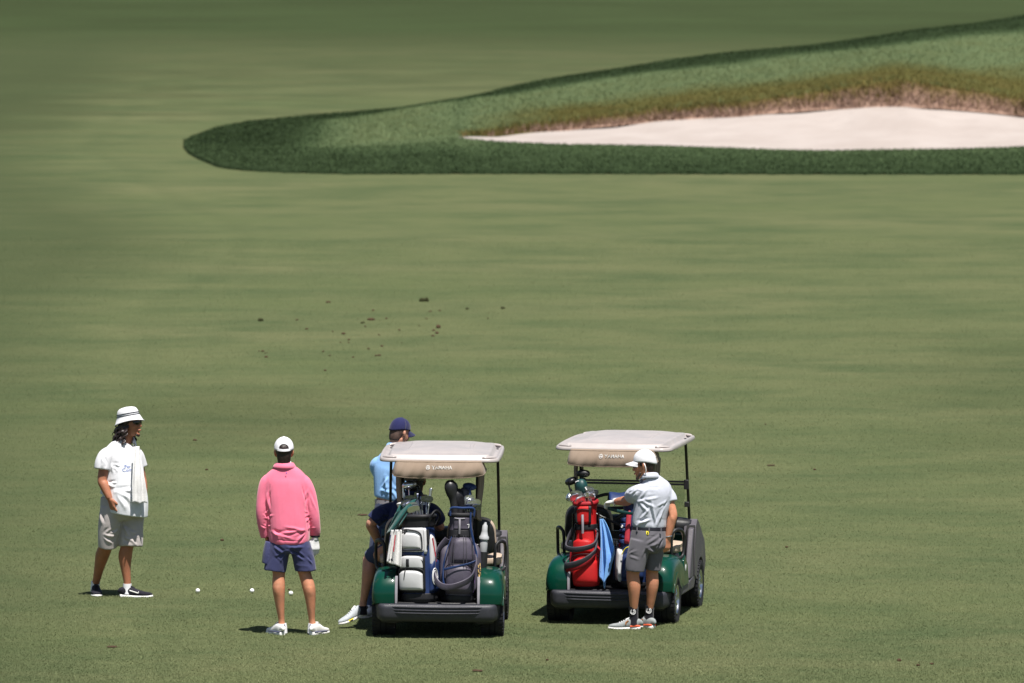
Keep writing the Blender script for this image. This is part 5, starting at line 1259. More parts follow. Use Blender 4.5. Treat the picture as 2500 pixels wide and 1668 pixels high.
def person(label, loc): return root('person', label, 'person', loc)
def arm_pts(sh, el, wr, r=(0.052, 0.048, 0.041, 0.043, 0.026)):
    sh, el, wr = V3(sh), V3(el), V3(wr)
    return [(*sh, r[0]), (*(sh * 0.5 + el * 0.5), r[1]), (*el, r[2]), (*(el * 0.72 + wr * 0.28), r[3]), (*(el * 0.3 + wr * 0.7), (r[3] + r[4]) / 2), (*wr, r[4])]
def leg_pts(hip, kn, an, calf=(0, 0.02, 0), r=(0.085, 0.076, 0.054, 0.058, 0.043, 0.033)):
    hip, kn, an = V3(hip), V3(kn), V3(an); cv = V3(calf)
    return [(*hip, r[0]), (*(hip * 0.45 + kn * 0.55), r[1]), (*kn, r[2]), (*(kn * 0.72 + an * 0.28 + cv), r[3]), (*(kn * 0.42 + an * 0.58 + cv * 0.7), r[4]), (*(kn * 0.12 + an * 0.88), r[5]), (*an, r[5] * 1.03), (*(an + V3((0, 0, -0.05))), r[5] * 1.05)]
def sock(p, an, top, m, r0=0.040, r1=0.045, an2=None):
    a = V3(an); t = V3(top)
    return obj('sock', MB().limb([(*(a + V3((0, 0, -0.05))), r0 * 1.08), (*a, r0), (*(a * 0.5 + t * 0.5), r0), (*t, r1)], n=16, sub=3), M[m], p)

# ============ caddie in white, bucket hat (chest to the right of the camera)
p = person('man in white bib and striped bucket hat with khaki shorts and black shoes', (-3.734, 2.63, -0.006))
F_ = unit((0.60, -0.80, 0)); S_ = np.array([-F_[1], F_[0], 0]); S_ = np.array([0.80, 0.60, 0])     # S_ : towards his left
HX = frame((0.90, -0.44, 0.02), (0.108, -0.01, 1.668))
b = MB(); head_parts(b, HX)
b.limb([(0.085, 0.0, 1.64, 0.058), (0.070, 0.01, 1.56, 0.060), (0.045, 0.02, 1.48, 0.075), (0.03, 0.02, 1.42, 0.10)], n=16)
b.limb([(0.02, 0, 0.82, 0.18, 0.15), (0.03, 0, 1.1, 0.18, 0.15), (0.03, 0.01, 1.3, 0.185, 0.13), (0.035, 0.01, 1.44, 0.13, 0.09)], side=S_, n=20)
ra = [(-0.115, -0.112, 1.375), (-0.158, -0.150, 1.135), (-0.085, -0.205, 0.965)]
la = [(0.150, 0.135, 1.375), (0.205, 0.165, 1.130), (0.232, 0.085, 0.93)]
for q in (ra, la): b.limb(arm_pts(*q, r=(0.055, 0.053, 0.045, 0.048, 0.030)), n=14)
hand(b, ra[2], (0.30, -0.06, -0.95), (0.75, 0.55, 0.1), thumb=1, curl=0.55, s=1.05)
hand(b, la[2], (0.0, -0.12, -1), (-0.9, 0.2, 0), thumb=-1, curl=0.5, s=1.05)
b.limb(leg_pts((-0.065, -0.045, 0.86), (-0.115, -0.02, 0.53), (-0.245, 0.27, 0.10), (-0.012, 0.03, 0), (0.10, 0.09, 0.064, 0.068, 0.050, 0.037)), n=16)
b.limb(leg_pts((0.105, 0.045, 0.86), (0.075, -0.02, 0.51), (0.072, 0.0, 0.11), (-0.02, 0.01, 0), (0.10, 0.09, 0.062, 0.066, 0.048, 0.036)), n=16)
fuse('body', b, M['skin_deep'], p, 0.006, 3)
face_extras(p, HX, glasses=True)
# beard and curls
b = MB(); Y = HX.copy(); Y[:3, :3] *= 0.99; b.X = Y
b.limb([(-0.030, 0.071, -0.104, 0.009, 0.010), (-0.016, 0.080, -0.115, 0.013, 0.013), (0, 0.084, -0.118, 0.015, 0.014), (0.016, 0.080, -0.115, 0.013, 0.013), (0.030, 0.071, -0.104, 0.009, 0.010)], side=(0, 0, 1), n=12)
fuse('beard', b, M['hair_dark'], p, 0.005, 2, noise=((0.003, 160, 3, (1, 1, 1)),))
b = MB(); b.X = Y; rs = np.random.RandomState(11)
b.ell((0, -0.020, 0.03), (0.084, 0.098, 0.085))
for k in range(64):
    a = rs.uniform(-1.95, 1.95); x0 = math.sin(a) * 0.080; y0 = -0.015 - math.cos(a) * 0.098; z0 = rs.uniform(-0.04, 0.04)
    ln = rs.uniform(0.12, 0.25); ph = rs.uniform(0, 6); pts = []
    for i in range(12):
        t = i / 11; am = 0.013 * min(1, t * 3)
        pts.append((x0 * (1 + 0.48 * t) + am * math.sin(ph + t * 13), y0 * (1 + 0.36 * t) - 0.03 * t + am * math.cos(ph + t * 13), z0 - ln * t, 0.010 * (1 - 0.55 * t), 0.010 * (1 - 0.55 * t)))
    b.limb(pts, n=7, sub=2)
fuse('hair', b, M['hair_dark'], p, 0.0045, 1)
# bucket hat
Y = HX.copy(); Rx = np.eye(4); Rx[:3, :3] = rot3((1, 0, 0), R(10)); Y = Y @ Rx; Y[:3, 3] += np.array([0, 0, 0.002]); 
def lat(prof, n=44, wob_=0.0):
    rings = []
    for r, z, sy in prof: rings.append([(r * 0.92 * math.cos(a), -0.012 + r * sy * math.sin(a), z + wob_ * (r > 0.11) * math.sin(2 * a + 0.6)) for a in np.linspace(0, 2 * np.pi, n, endpoint=False)])
    return rings
b = MB(); b.X = Y; prof = [(0.138, 0.012, 1.10), (0.126, 0.022, 1.10), (0.110, 0.048, 1.12), (0.102, 0.066, 1.12), (0.099, 0.080, 1.12), (0.096, 0.105, 1.10), (0.088, 0.128, 1.08), (0.072, 0.144, 1.06), (0.045, 0.152, 1.04), (0.004, 0.156, 1.0)]
inner = [(0.136, 0.008, 1.10), (0.124, 0.018, 1.10), (0.106, 0.044, 1.12), (0.096, 0.066, 1.12), (0.088, 0.105, 1.1), (0.066, 0.138, 1.05), (0.004, 0.148, 1)]
b.loft(lat(inner[::-1] + prof, 44, 0.010), cap=False)
ht = obj('bucket_hat', b, M['cap_white'], p, sharp=0)
for z, r in ((0.074, 0.1025), (0.092, 0.0995)):
    b = MB(); b.X = Y; b.tube([(r * 0.925 * math.cos(a), -0.012 + r * 1.125 * math.sin(a), z) for a in np.linspace(0, 2 * np.pi, 40, endpoint=False)], 0.0032, 6, 1, True); obj('hat_stripe', b, M['stripe'], ht)
# polo shirt
b = MB()
b.limb([(0.02, 0, 0.97, 0.205, 0.180), (0.03, 0, 1.08, 0.210, 0.182), (0.03, 0.005, 1.22, 0.205, 0.165), (0.03, 0.01, 1.34, 0.210, 0.142), (0.032, 0.012, 1.405, 0.195, 0.120), (0.036, 0.012, 1.440, 0.145, 0.098), (0.045, 0.020, 1.475, 0.092, 0.066)], side=S_, n=28, p=2.3)
b.limb([(-0.080, -0.080, 1.372, 0.080), (-0.122, -0.114, 1.352, 0.080), (-0.148, -0.138, 1.295, 0.080), (-0.158, -0.148, 1.235, 0.078)], n=20)
b.limb([(0.11, 0.11, 1.372, 0.076), (0.150, 0.135, 1.352, 0.074), (0.178, 0.152, 1.295, 0.070), (0.196, 0.162, 1.235, 0.068)], n=20)
fo = fan((-0.06, -0.14, 1.30), ((0.5, 0, -0.6), (0.3, 0, -0.9), (0.8, 0, -0.3), (0.1, 0, -1)), 0.11, 0.007, 0.012, 1) + fan((-0.15, -0.19, 1.36), ((0.1, 0, -1), (0.35, 0, -0.9), (-0.15, 0, -1)), 0.12, 0.006, 0.014, 2) \
     + fan((-0.10, -0.17, 1.10), ((0.9, -0.2, 0.2), (0.9, -0.2, -0.2), (0.9, -0.2, -0.5)), 0.10, 0.007, 0.013, 3)
fuse('shirt', b, M['white_cloth'], p, 0.005, 8, fo, ((0.0035, 26, 9, (1, 1, 0.6)), (-0.0045, 22, 10, (1, 1, 0.5))))
shirt_collar(p, (0.062, 0.002, 1.490), 0.078, 0.074, S_, 0.048, 'white_cloth', 0.1, 0.62, face=F_)
# bib
b = MB(); Fv = F_
b.limb([(0.055, -0.03, 0.815, 0.200, 0.205), (0.055, -0.03, 0.93, 0.208, 0.205), (0.045, -0.012, 1.08, 0.190, 0.190), (0.035, 0, 1.22, 0.176, 0.172), (0.032, 0.005, 1.33, 0.158, 0.152), (0.034, 0.008, 1.395, 0.135, 0.128), (0.04, 0.01, 1.435, 0.112, 0.104)], side=S_, n=28, p=2.5)
def bib_post(V):
    k = np.clip((1.05 - V[:, 2]) / 0.25, 0, 1); V[:, 2] -= k * 0.17 * np.clip(V[:, 0] - 0.0, -0.15, 0.25); return V
bo = fuse('bib', b, M['bib_cloth'], p, 0.005, 8, fan((0.0, -0.19, 1.02), ((0.9, -0.1, -0.3), (0.8, -0.1, -0.7), (0.9, 0, 0.1), (0.5, 0, -0.9)), 0.20, 0.008, 0.020, 5) + fan((0.18, -0.14, 0.93), ((0.2, 0, -1), (-0.2, 0, -1), (0, 0, 1)), 0.12, 0.007, 0.018, 6), ((0.004, 18, 12, (1, 1, 0.8)), (-0.004, 14, 112, (1, 1, 0.8))), bib_post)
wr = projector(bo, (-F_[0], -F_[1], 0), 0.0025)
TX = np.eye(4); TX[:3, 0] = S_; TX[:3, 1] = (0, 0, 1); TX[:3, 2] = F_
cb = V3((0.045, -0.01, 0)) + F_ * 0.22
for s_, z_, o_ in (('Per', 1.262, -0.060), ('Com', 1.230, -0.068)):
    obj('lettering', text_mesh(s_, 0.046, at(TX, cb + S_ * o_ + V3((0, 0, z_))), wrap=wr), M['print_blue'], bo, smooth=False)
# shorts
b = MB()
b.limb([(0.01, 0, 0.99, 0.195, 0.165), (0.02, 0, 0.90, 0.205, 0.172), (0.02, 0, 0.80, 0.205, 0.165), (0.02, 0, 0.74, 0.15, 0.12)], side=S_, n=28, p=2.3)
b.limb([(-0.060, -0.045, 0.86, 0.120, 0.135), (-0.085, -0.045, 0.72, 0.115, 0.125), (-0.105, -0.035, 0.58, 0.100, 0.108), (-0.112, -0.020, 0.485, 0.090, 0.104)], n=24)
b.limb([(0.105, 0.040, 0.86, 0.125, 0.125), (0.105, 0.020, 0.72, 0.125, 0.120), (0.105, -0.005, 0.58, 0.122, 0.112), (0.104, -0.015, 0.492, 0.118, 0.108)], n=24)
fuse('shorts', b, M['khaki'], p, 0.005, 8, fan((-0.13, -0.15, 0.60), ((0.6, 0, 0.5), (0.9, 0, -0.1), (0.7, 0, -0.5), (0.8, 0, 0.2)), 0.14, 0.008, 0.014, 21) + fan((0.02, -0.12, 0.70), ((0.8, 0, -0.4), (0.6, 0, -0.8), (-0.5, 0, -0.8), (0.1, 0, -1)), 0.16, 0.009, 0.016, 22) + fan((0.12, -0.13, 0.56), ((0.8, 0, 0.3), (-0.8, 0, 0.3), (0.5, 0, -0.5)), 0.12, 0.006, 0.013, 23) + fan((-0.17, -0.12, 0.84), ((0.1, 0, -1), (0.35, 0, -1)), 0.16, 0.009, 0.014, 24),
     ((0.004, 24, 14, (1, 1, 0.6)), (-0.005, 26, 15, (1, 1, 0.8))))
sock(p, (-0.245, 0.27, 0.085), (-0.240, 0.262, 0.130), 'sock_white', 0.042, 0.042); sock(p, (0.072, 0.0, 0.085), (0.072, 0.0, 0.135), 'sock_white', 0.041, 0.041)
u, X = shoe(p, (-0.245, 0.33, 0), (0.10, -1), 0.31, up='shoe_black', lace='lace_black', w=1.12)
shoe_patch(u, X, 'swoosh', 'sole_white', [(0.046, 0.055, 0.060), (0.047, 0.075, 0.045), (0.046, 0.15, 0.066)], 0.006)
u, X = shoe(p, (0.012, 0.0, 0), (1, -0.05), 0.30, up='shoe_black', lace='lace_black', w=1.05)
shoe_patch(u, X, 'swoosh', 'sole_white', [(0.038, 0.085, 0.074), (0.042, 0.135, 0.058), (0.046, 0.168, 0.050), (0.044, 0.172, 0.066)], 0.0055)
# towel round the neck, hanging down the chest: a thing of its own
tg = np.zeros((34, 40, 3))
for i in range(34):
    for j in range(40):
        t = i / 33; u_ = j / 39; z = 1.455 - 0.525 * t
        wdt = 0.055 + 0.075 * min(1, t * 1.5)
        x = 0.172 + 0.028 * t + (u_ - 0.5) * wdt
        y = -0.152 - 0.052 * math.sin(min(1, t * 1.2) * 2.0) - 0.045 * t + (u_ - 0.5) * 0.085 - 0.014 * math.sin(u_ * 13 + 1.2 * t) * (0.5 + 0.5 * t); x += 0.006 * math.sin(u_ * 11 + t * 3); z -= 0.012 * u_ * t - 0.006 * math.sin(u_ * 9) * t
        tg[i, j] = (x, y, z)
tg += np.array(p.location)
cloth_sheet('towel', 'white terry towel hanging down the chest of the man in the bib', 'towel', tg, M['terry'], 0.009)

# ============ man in the pink pullover, back to the camera
p = person('man in pink pullover and navy shorts with white cap, seen from behind', (-1.973, -1.17, -0.006))
HX = frame((-0.02, 1, -0.10), (-0.107, 0.01, 1.668))
b = MB(); head_parts(b, HX)
b.limb([(-0.107, -0.01, 1.65, 0.060), (-0.105, -0.01, 1.59, 0.060), (-0.10, 0.0, 1.50, 0.075), (-0.095, 0, 1.44, 0.10)], n=16)
b.limb([(-0.06, 0, 0.85, 0.16, 0.13), (-0.07, 0, 1.1, 0.165, 0.125), (-0.085, 0, 1.3, 0.18, 0.12), (-0.094, 0, 1.45, 0.12, 0.08)], n=20)
la = [(-0.262, 0, 1.39), (-0.312, -0.02, 1.14), (-0.275, 0.03, 0.905)]
ra = [(0.078, 0, 1.39), (0.165, -0.02, 1.115), (0.176, 0.03, 0.905)]
for q in (la, ra): b.limb(arm_pts(*q), n=14)
hand(b, (-0.262, 0.045, 0.875), (0.15, 0.15, -1), (1, 0, 0), thumb=-1, curl=0.4)
b.limb(leg_pts((-0.135, 0, 0.86), (-0.155, 0.0, 0.565), (-0.130, 0.0, 0.10), (-0.008, -0.022, 0), (0.09, 0.08, 0.058, 0.059, 0.044, 0.030)), n=18)
b.limb(leg_pts((0.025, 0, 0.86), (0.082, 0.0, 0.565), (0.153, 0.0, 0.10), (0.018, -0.022, 0), (0.09, 0.08, 0.058, 0.059, 0.044, 0.030)), n=18)
fuse('body', b, M['skin_tan'], p, 0.006, 3, [((-0.135, -0.04, 0.09), (-0.138, -0.04, 0.26), 0.005, 0.012), ((0.150, -0.04, 0.09), (0.142, -0.04, 0.26), 0.005, 0.012), ((-0.165, -0.07, 0.47), (-0.160, -0.06, 0.36), 0.006, 0.03), ((0.125, -0.07, 0.46), (0.14, -0.06, 0.36), 0.006, 0.03)])
face_extras(p, HX)
b = MB(); Y = HX.copy(); Y[:3, :3] *= 0.99; b.X = Y
b.ell((0, -0.022, 0.030), (0.0795, 0.0935, 0.090), 24, 14); b.limb([(0, -0.052, 0.02, 0.070, 0.055), (0, -0.050, -0.04, 0.066, 0.050), (0, -0.043, -0.105, 0.054, 0.036)], n=20)
fuse('hair', b, M['hair_dark'], p, 0.005, 2, noise=((0.0015, 200, 5, (1, 1, 0.3)),))
cap(p, HX, 'cap_white', R(-4), opening=True, s=1.03)
# pullover
b = MB()
b.limb([(-0.057, 0.0, 0.835, 0.172, 0.140), (-0.058, 0.0, 0.87, 0.186, 0.152), (-0.062, 0, 1.0, 0.192, 0.155), (-0.074, 0, 1.15, 0.195, 0.146), (-0.086, 0, 1.30, 0.202, 0.134), (-0.093, 0.0, 1.395, 0.200, 0.120), (-0.095, 0.0, 1.450, 0.192, 0.104), (-0.097, 0.0, 1.500, 0.150, 0.092), (-0.10, 0.0, 1.545, 0.092, 0.084)], n=30, p=2.4)
b.limb([(-0.215, 0, 1.408, 0.074), (-0.258, -0.003, 1.392, 0.071), (-0.294, -0.012, 1.29, 0.060), (-0.308, -0.020, 1.14, 0.056), (-0.300, -0.004, 1.02, 0.051), (-0.276, 0.028, 0.90, 0.046)], n=20)
b.limb([(0.03, 0, 1.408, 0.074), (0.074, -0.003, 1.392, 0.071), (0.126, -0.012, 1.29, 0.061), (0.160, -0.020, 1.12, 0.057), (0.174, -0.004, 1.01, 0.052), (0.176, 0.026, 0.935, 0.050), (0.176, 0.03, 0.905, 0.040)], n=20)
fo = []
for s_, x0 in ((-1, -0.285), (1, 0.145)):
    fo += fan((x0, -0.06, 1.10), ((-s_, 0, 0.25), (-s_, 0, 0.6), (-s_, 0, -0.2), (-s_, 0, -0.6)), 0.09, 0.007, 0.010, 30 + s_) + fan((x0 + s_ * 0.02, -0.06, 0.99), ((-s_, 0, 0.3), (-s_, 0, 0.0), (-s_, 0, -0.4)), 0.08, 0.006, 0.009, 33 + s_)
    fo += fan((x0 - s_ * 0.04, -0.075, 1.33), ((0, 0, -1), (-s_ * 0.3, 0, -1), (s_ * 0.4, 0, -1)), 0.16, 0.006, 0.013, 36 + s_)
fo += fan((-0.21, -0.11, 0.95), ((0.8, 0, -0.5), (0.8, 0, -0.25), (0.6, 0, -0.8), (0.9, 0, 0.1)), 0.17, 0.008, 0.013, 40) + fan((0.10, -0.11, 0.97), ((-0.8, 0, -0.4), (-0.8, 0, -0.1), (-0.7, 0, -0.7), (-0.8, 0, 0.2)), 0.16, 0.008, 0.013, 41)
fo += [((-0.22, -0.14, 0.885), (0.10, -0.15, 0.865), -0.005, 0.006), ((-0.236, -0.095, 1.38), (-0.250, -0.085, 1.20), -0.012, 0.010), ((-0.250, -0.085, 1.20), (-0.246, -0.09, 0.97), -0.014, 0.011), ((0.062, -0.095, 1.38), (0.098, -0.085, 1.20), -0.012, 0.010), ((0.098, -0.085, 1.20), (0.118, -0.09, 0.97), -0.014, 0.011)]
def pink_post(V):
    k = np.clip((0.95 - V[:, 2]) / 0.1, 0, 1) * (np.abs(V[:, 0] + 0.06) < 0.21); V[:, 2] += k * 0.10 * np.clip(-0.13 - V[:, 0], 0, 0.15); return V
po = fuse('pullover', b, M['pink'], p, 0.005, 8, fo, ((0.003, 22, 16, (1, 1, 0.7)), (-0.0042, 20, 17, (1, 1, 1.3))), pink_post)
shirt_collar(po, (-0.102, 0.0, 1.540), 0.082, 0.076, (1, 0, 0), 0.040, 'pink', 0.25, 0.25, face=(0, 1, 0), slope=0.004)
b = MB(); b.limb([(-0.055, 0.03, 1.565, 0.006, 0.02), (-0.045, -0.02, 1.575, 0.008, 0.02), (-0.06, -0.05, 1.572, 0.005, 0.015)], n=8); obj('inner_collar', b, M['white_cloth'], po)
b = MB(); b.ell((-0.083, -0.116, 1.492), (0.005, 0.003, 0.012)); obj('logo', b, M['print_purple'], po)
b = MB()
b.limb([(-0.055, 0, 0.95, 0.165, 0.130), (-0.055, 0, 0.86, 0.176, 0.142), (-0.055, 0, 0.79, 0.172, 0.136), (-0.055, 0, 0.75, 0.13, 0.10)], n=28, p=2.4)
b.limb([(-0.140, 0, 0.86, 0.095, 0.125), (-0.165, 0, 0.72, 0.100, 0.112), (-0.185, 0.0, 0.62, 0.102, 0.104), (-0.190, 0.0, 0.588, 0.100, 0.102)], n=24, p=2.3)
b.limb([(0.030, 0, 0.86, 0.095, 0.125), (0.065, 0, 0.72, 0.098, 0.112), (0.085, 0.0, 0.62, 0.098, 0.104), (0.088, 0.0, 0.588, 0.096, 0.102)], n=24, p=2.3)
b.limb([(-0.245, 0.0, 0.86, 0.035, 0.07), (-0.262, 0.0, 0.76, 0.040, 0.085), (-0.280, 0.0, 0.66, 0.030, 0.08)], n=16)
fuse('shorts', b, M['navy_short'], p, 0.005, 8, fan((-0.07, -0.12, 0.80), ((-0.8, 0, -0.4), (-0.5, 0, -0.8), (0.8, 0, -0.5), (0.5, 0, -0.8), (0.9, 0, 0)), 0.14, 0.008, 0.013, 50) + fan((0.10, -0.11, 0.72), ((0.7, 0, -0.3), (0.8, 0, -0.6), (-0.6, 0, 0.5)), 0.10, 0.007, 0.011, 51) + fan((-0.22, -0.10, 0.82), ((0.9, 0, -0.3), (0.8, 0, -0.6)), 0.12, 0.007, 0.012, 52), ((0.0035, 26, 18, (1, 1, 0.6)), (-0.005, 24, 118, (1, 1, 1))))
b = MB(); hand(b, (0.176, 0.02, 0.890), (0.02, -0.05, -1), (-0.45, 0.9, 0), thumb=-1, curl=0.5, s=1.12)
b.limb([(0.176, 0.02, 0.905, 0.031), (0.176, 0.02, 0.885, 0.031), (0.177, 0.02, 0.87, 0.030)], n=14)
fuse('glove', b, M['glove'], p, 0.005, 2)
b = MB(); b.lathe([(0.040, -0.010), (0.044, 0.0), (0.040, 0.010)], 24, c=(0.178, 0.026, 0.905)); obj('watch', b, M['watch'], p)
for hx, d, sg in (((-0.122, -0.055, 0), (-0.46, 0.89), -1), ((0.150, -0.055, 0), (0.46, 0.89), 1)):
    u, X = shoe(p, hx, d, 0.29, up='shoe_white')
    shoe_patch(u, X, 'heel_mark', 'navy_short', [(-sg * 0.012, -0.003, 0.100), (-sg * 0.022, 0.0, 0.082), (-sg * 0.018, -0.003, 0.066)], 0.010)
    shoe_patch(u, X, 'trim_line', 'navy_short', [(sg * 0.030, -0.004, 0.034), (sg * 0.040, 0.06, 0.034), (sg * 0.041, 0.13, 0.033), (sg * 0.050, 0.20, 0.030)], 0.004)
    sock(p, (hx[0] - 0.008 * sg, 0.0, 0.07), (hx[0] - 0.002 * sg, 0.0, 0.105), 'sock_white', 0.034, 0.034)

# ============ man in pale blue polo and grey shorts at the bags
p = person('man in pale blue polo and grey shorts with white cap, reaching into a bag', (1.137, -0.65, -0.006))
S_ = unit((0.95, 0.30, 0)); HX = frame((-0.97, 0.22, -0.12), (0.078, 0.0, 1.512))
b = MB(); head_parts(b, HX, 0.97)
b.limb([(0.100, 0.0, 1.49, 0.055), (0.115, 0.0, 1.44, 0.056), (0.14, 0.0, 1.37, 0.075), (0.15, 0, 1.30, 0.10)], n=16)
b.limb([(0.115, 0.02, 0.86, 0.13, 0.10), (0.125, 0.02, 1.0, 0.13, 0.10), (0.155, 0.01, 1.2, 0.15, 0.11), (0.155, 0, 1.34, 0.11, 0.08)], side=S_, n=20)
la = [(0.025, -0.05, 1.275), (-0.075, 0.17, 1.175), (-0.180, 0.39, 1.150)]
ra = [(0.275, 0.045, 1.275), (0.340, 0.0, 1.065), (0.292, 0.0, 0.845)]
b.limb(arm_pts(*la, r=(0.050, 0.048, 0.045, 0.046, 0.028)), n=16); b.limb(arm_pts(*ra, r=(0.050, 0.047, 0.041, 0.043, 0.026)), n=16)
hand(b, ra[2], (-0.10, 0.05, -1), (-0.5, 0.85, 0), thumb=-1, curl=0.75)
b.limb(leg_pts((0.045, -0.02, 0.80), (-0.028, -0.03, 0.52), (-0.018, 0.0, 0.12), (0.008, -0.012, 0), (0.085, 0.078, 0.060, 0.060, 0.046, 0.033)), n=18)
b.limb(leg_pts((0.185, 0.06, 0.80), (0.150, 0.08, 0.53), (0.125, 0.12, 0.12), (0.010, -0.015, 0), (0.085, 0.078, 0.058, 0.058, 0.044, 0.032)), n=18)
fuse('body', b, M['skin_tan'], p, 0.006, 3, [((0.30, -0.04, 1.10), (0.345, -0.04, 1.0), 0.005, 0.018)])
face_extras(p, HX, 0.97, glasses=True)
b = MB(); Y = HX.copy(); Y[:3, :3] *= 0.97; b.X = Y
b.ell((0, -0.026, 0.034), (0.0785, 0.0915, 0.084), 24, 14); b.limb([(0, -0.060, 0.02, 0.066, 0.046), (0, -0.056, -0.03, 0.062, 0.042), (0, -0.050, -0.060, 0.054, 0.036)], n=20)
for k in (-1, 1): b.limb([(k * 0.073, 0.020, 0.04, 0.006, 0.012), (k * 0.073, 0.018, 0.0, 0.006, 0.010)], n=8)
fuse('hair', b, M['hair_dark'], p, 0.005, 2)
b = MB(); b.X = Y; b.limb([(-0.060, 0.03, -0.055, 0.014, 0.010), (-0.042, 0.062, -0.098, 0.014, 0.010), (0, 0.088, -0.117, 0.014, 0.011), (0.042, 0.062, -0.098, 0.014, 0.010), (0.060, 0.03, -0.055, 0.014, 0.010)], side=(0, 0, 1), n=10)
fuse('beard', b, M['hair_brown'], p, 0.005, 2)
cp, CY = cap(p, HX, 'cap_white', R(3), s=1.0, curve=0.22, dz=0.008)
b = MB(); b.X = CY; b.lathe([(0.001, 0.0), (0.010, 0.0), (0.010, 0.004), (0.001, 0.004)], 10, c=(0.0, -0.118, 0.070)); obj('cap_logo', b, M['stripe'], cp)
b = MB(); b.X = Y; b.tube([(-0.083, -0.015, 0.030), (-0.094, -0.028, 0.0), (-0.090, -0.030, -0.04), (-0.078, -0.020, -0.075), (-0.055, -0.045, -0.10)], 0.0045, 8, 4); obj('glasses_strap', b, M['print_white'], p)
# polo
b = MB()
b.limb([(0.118, 0.015, 0.935, 0.140, 0.110), (0.120, 0.015, 0.96, 0.155, 0.125), (0.128, 0.012, 1.05, 0.158, 0.128), (0.150, 0.008, 1.17, 0.168, 0.130), (0.160, 0.0, 1.265, 0.176, 0.120), (0.158, 0.0, 1.325, 0.160, 0.102), (0.150, 0.0, 1.37, 0.105, 0.084), (0.138, 0.0, 1.41, 0.068, 0.070)], side=S_, n=30, p=2.4)
b.limb([(0.075, -0.02, 1.278, 0.075), (0.020, -0.04, 1.268, 0.076), (-0.020, 0.02, 1.240, 0.076), (-0.040, 0.085, 1.222, 0.070)], side=(0, 0, 1), n=20)
b.limb([(0.225, 0.03, 1.275, 0.072), (0.272, 0.042, 1.262, 0.070), (0.306, 0.030, 1.220, 0.066), (0.322, 0.018, 1.175, 0.062)], n=20)
fo = fan((0.03, -0.10, 1.20), ((0.5, 0, 0.7), (0.8, 0, 0.5), (0.9, 0, 0.2), (0.6, 0, -0.7), (0.8, 0, -0.4)), 0.13, 0.008, 0.013, 60) + fan((0.0, -0.09, 1.29), ((-0.6, 0, -0.4), (-0.7, 0, -0.1), (0.7, 0, -0.2)), 0.09, 0.006, 0.010, 61) \
   + fan((0.02, -0.09, 0.98), ((0.9, 0, 0.2), (0.9, 0, 0.5), (0.6, 0, 0.8)), 0.14, 0.008, 0.012, 62) + fan((0.20, -0.12, 0.97), ((0.35, 0, 1), (0.55, 0, 0.9), (-0.2, 0, 1)), 0.20, 0.010, 0.013, 63) + fan((0.27, -0.06, 1.20), ((-0.6, 0, -0.8), (-0.8, 0, -0.4)), 0.10, 0.006, 0.012, 64) + [((0.06, -0.12, 1.325), (0.25, -0.10, 1.325), -0.004, 0.004)]
so_ = fuse('shirt', b, M['pale_blue'], p, 0.005, 8, fo, ((0.003, 24, 19, (1, 1, 0.7)), (-0.0045, 24, 20, (1, 1, 0.8))))
shirt_collar(p, (0.128, 0.0, 1.400), 0.066, 0.070, S_, 0.040, 'pale_blue', 0.1, 0.3)
b = MB(); b.limb([(0.118, 0.015, 0.920, 0.157, 0.127), (0.118, 0.015, 0.948, 0.156, 0.126)], side=S_, n=32, p=2.4, sub=1); obj('belt', b, M['belt'], p)
b = MB()
b.limb([(0.117, 0.015, 0.928, 0.155, 0.126), (0.114, 0.015, 0.85, 0.165, 0.140), (0.110, 0.015, 0.77, 0.162, 0.138), (0.11, 0.02, 0.72, 0.12, 0.10)], side=S_, n=28, p=2.4)
b.limb([(0.045, -0.02, 0.82, 0.098, 0.120), (0.015, -0.03, 0.70, 0.096, 0.112), (-0.004, -0.035, 0.60, 0.092, 0.100), (-0.010, -0.035, 0.545, 0.088, 0.096)], n=24, p=2.3)
b.limb([(0.185, 0.05, 0.82, 0.090, 0.115), (0.170, 0.065, 0.70, 0.084, 0.105), (0.158, 0.075, 0.60, 0.080, 0.096), (0.152, 0.078, 0.548, 0.078, 0.094)], n=24, p=2.3)
sh = fuse('shorts', b, M['grey_short'], p, 0.005, 8, fan((0.10, -0.12, 0.78), ((0.5, 0, -0.9), (0.7, 0, -0.5), (-0.4, 0, -0.9), (0.9, 0, 0.3), (0.8, 0, 0.5)), 0.13, 0.008, 0.013, 70) + fan((0.23, -0.06, 0.84), ((-0.5, 0, -0.8), (-0.8, 0, -0.5), (-0.3, 0, -1)), 0.12, 0.008, 0.011, 71) + fan((-0.05, -0.11, 0.70), ((0.8, 0, 0.4), (0.8, 0, -0.3)), 0.10, 0.005, 0.012, 72) + [((0.10, -0.14, 0.872), (0.20, -0.12, 0.872), -0.004, 0.004)], ((0.003, 24, 21, (1, 1, 0.6)), (-0.004, 22, 121, (1, 1, 0.7))))
wr = projector(sh, (0, 1, 0), 0.002)
shd = [(-0.013, 0.020), (0, 0.016), (0.013, 0.020), (0.0125, -0.002), (0.008, -0.013), (0, -0.020), (-0.008, -0.013), (-0.0125, -0.002)]
b = MB(); b.prism(shd, 1, -0.002, 0.002); V_ = b.v[0] + np.array([0.105, -0.13, 0.902]); Vp = wr(V_); Vp[:len(shd), 1] -= 0.003; b.v = [Vp]; e_ = obj('badge', b, M['yellow'], sh, smooth=False)
b = MB(); b.limb([(0.104, Vp[:, 1].min() - 0.001, 0.912, 0.003, 0.002), (0.107, Vp[:, 1].min() - 0.001, 0.902, 0.006, 0.002), (0.105, Vp[:, 1].min() - 0.001, 0.891, 0.003, 0.002)], n=8); obj('badge_mark', b, M['stripe'], e_)
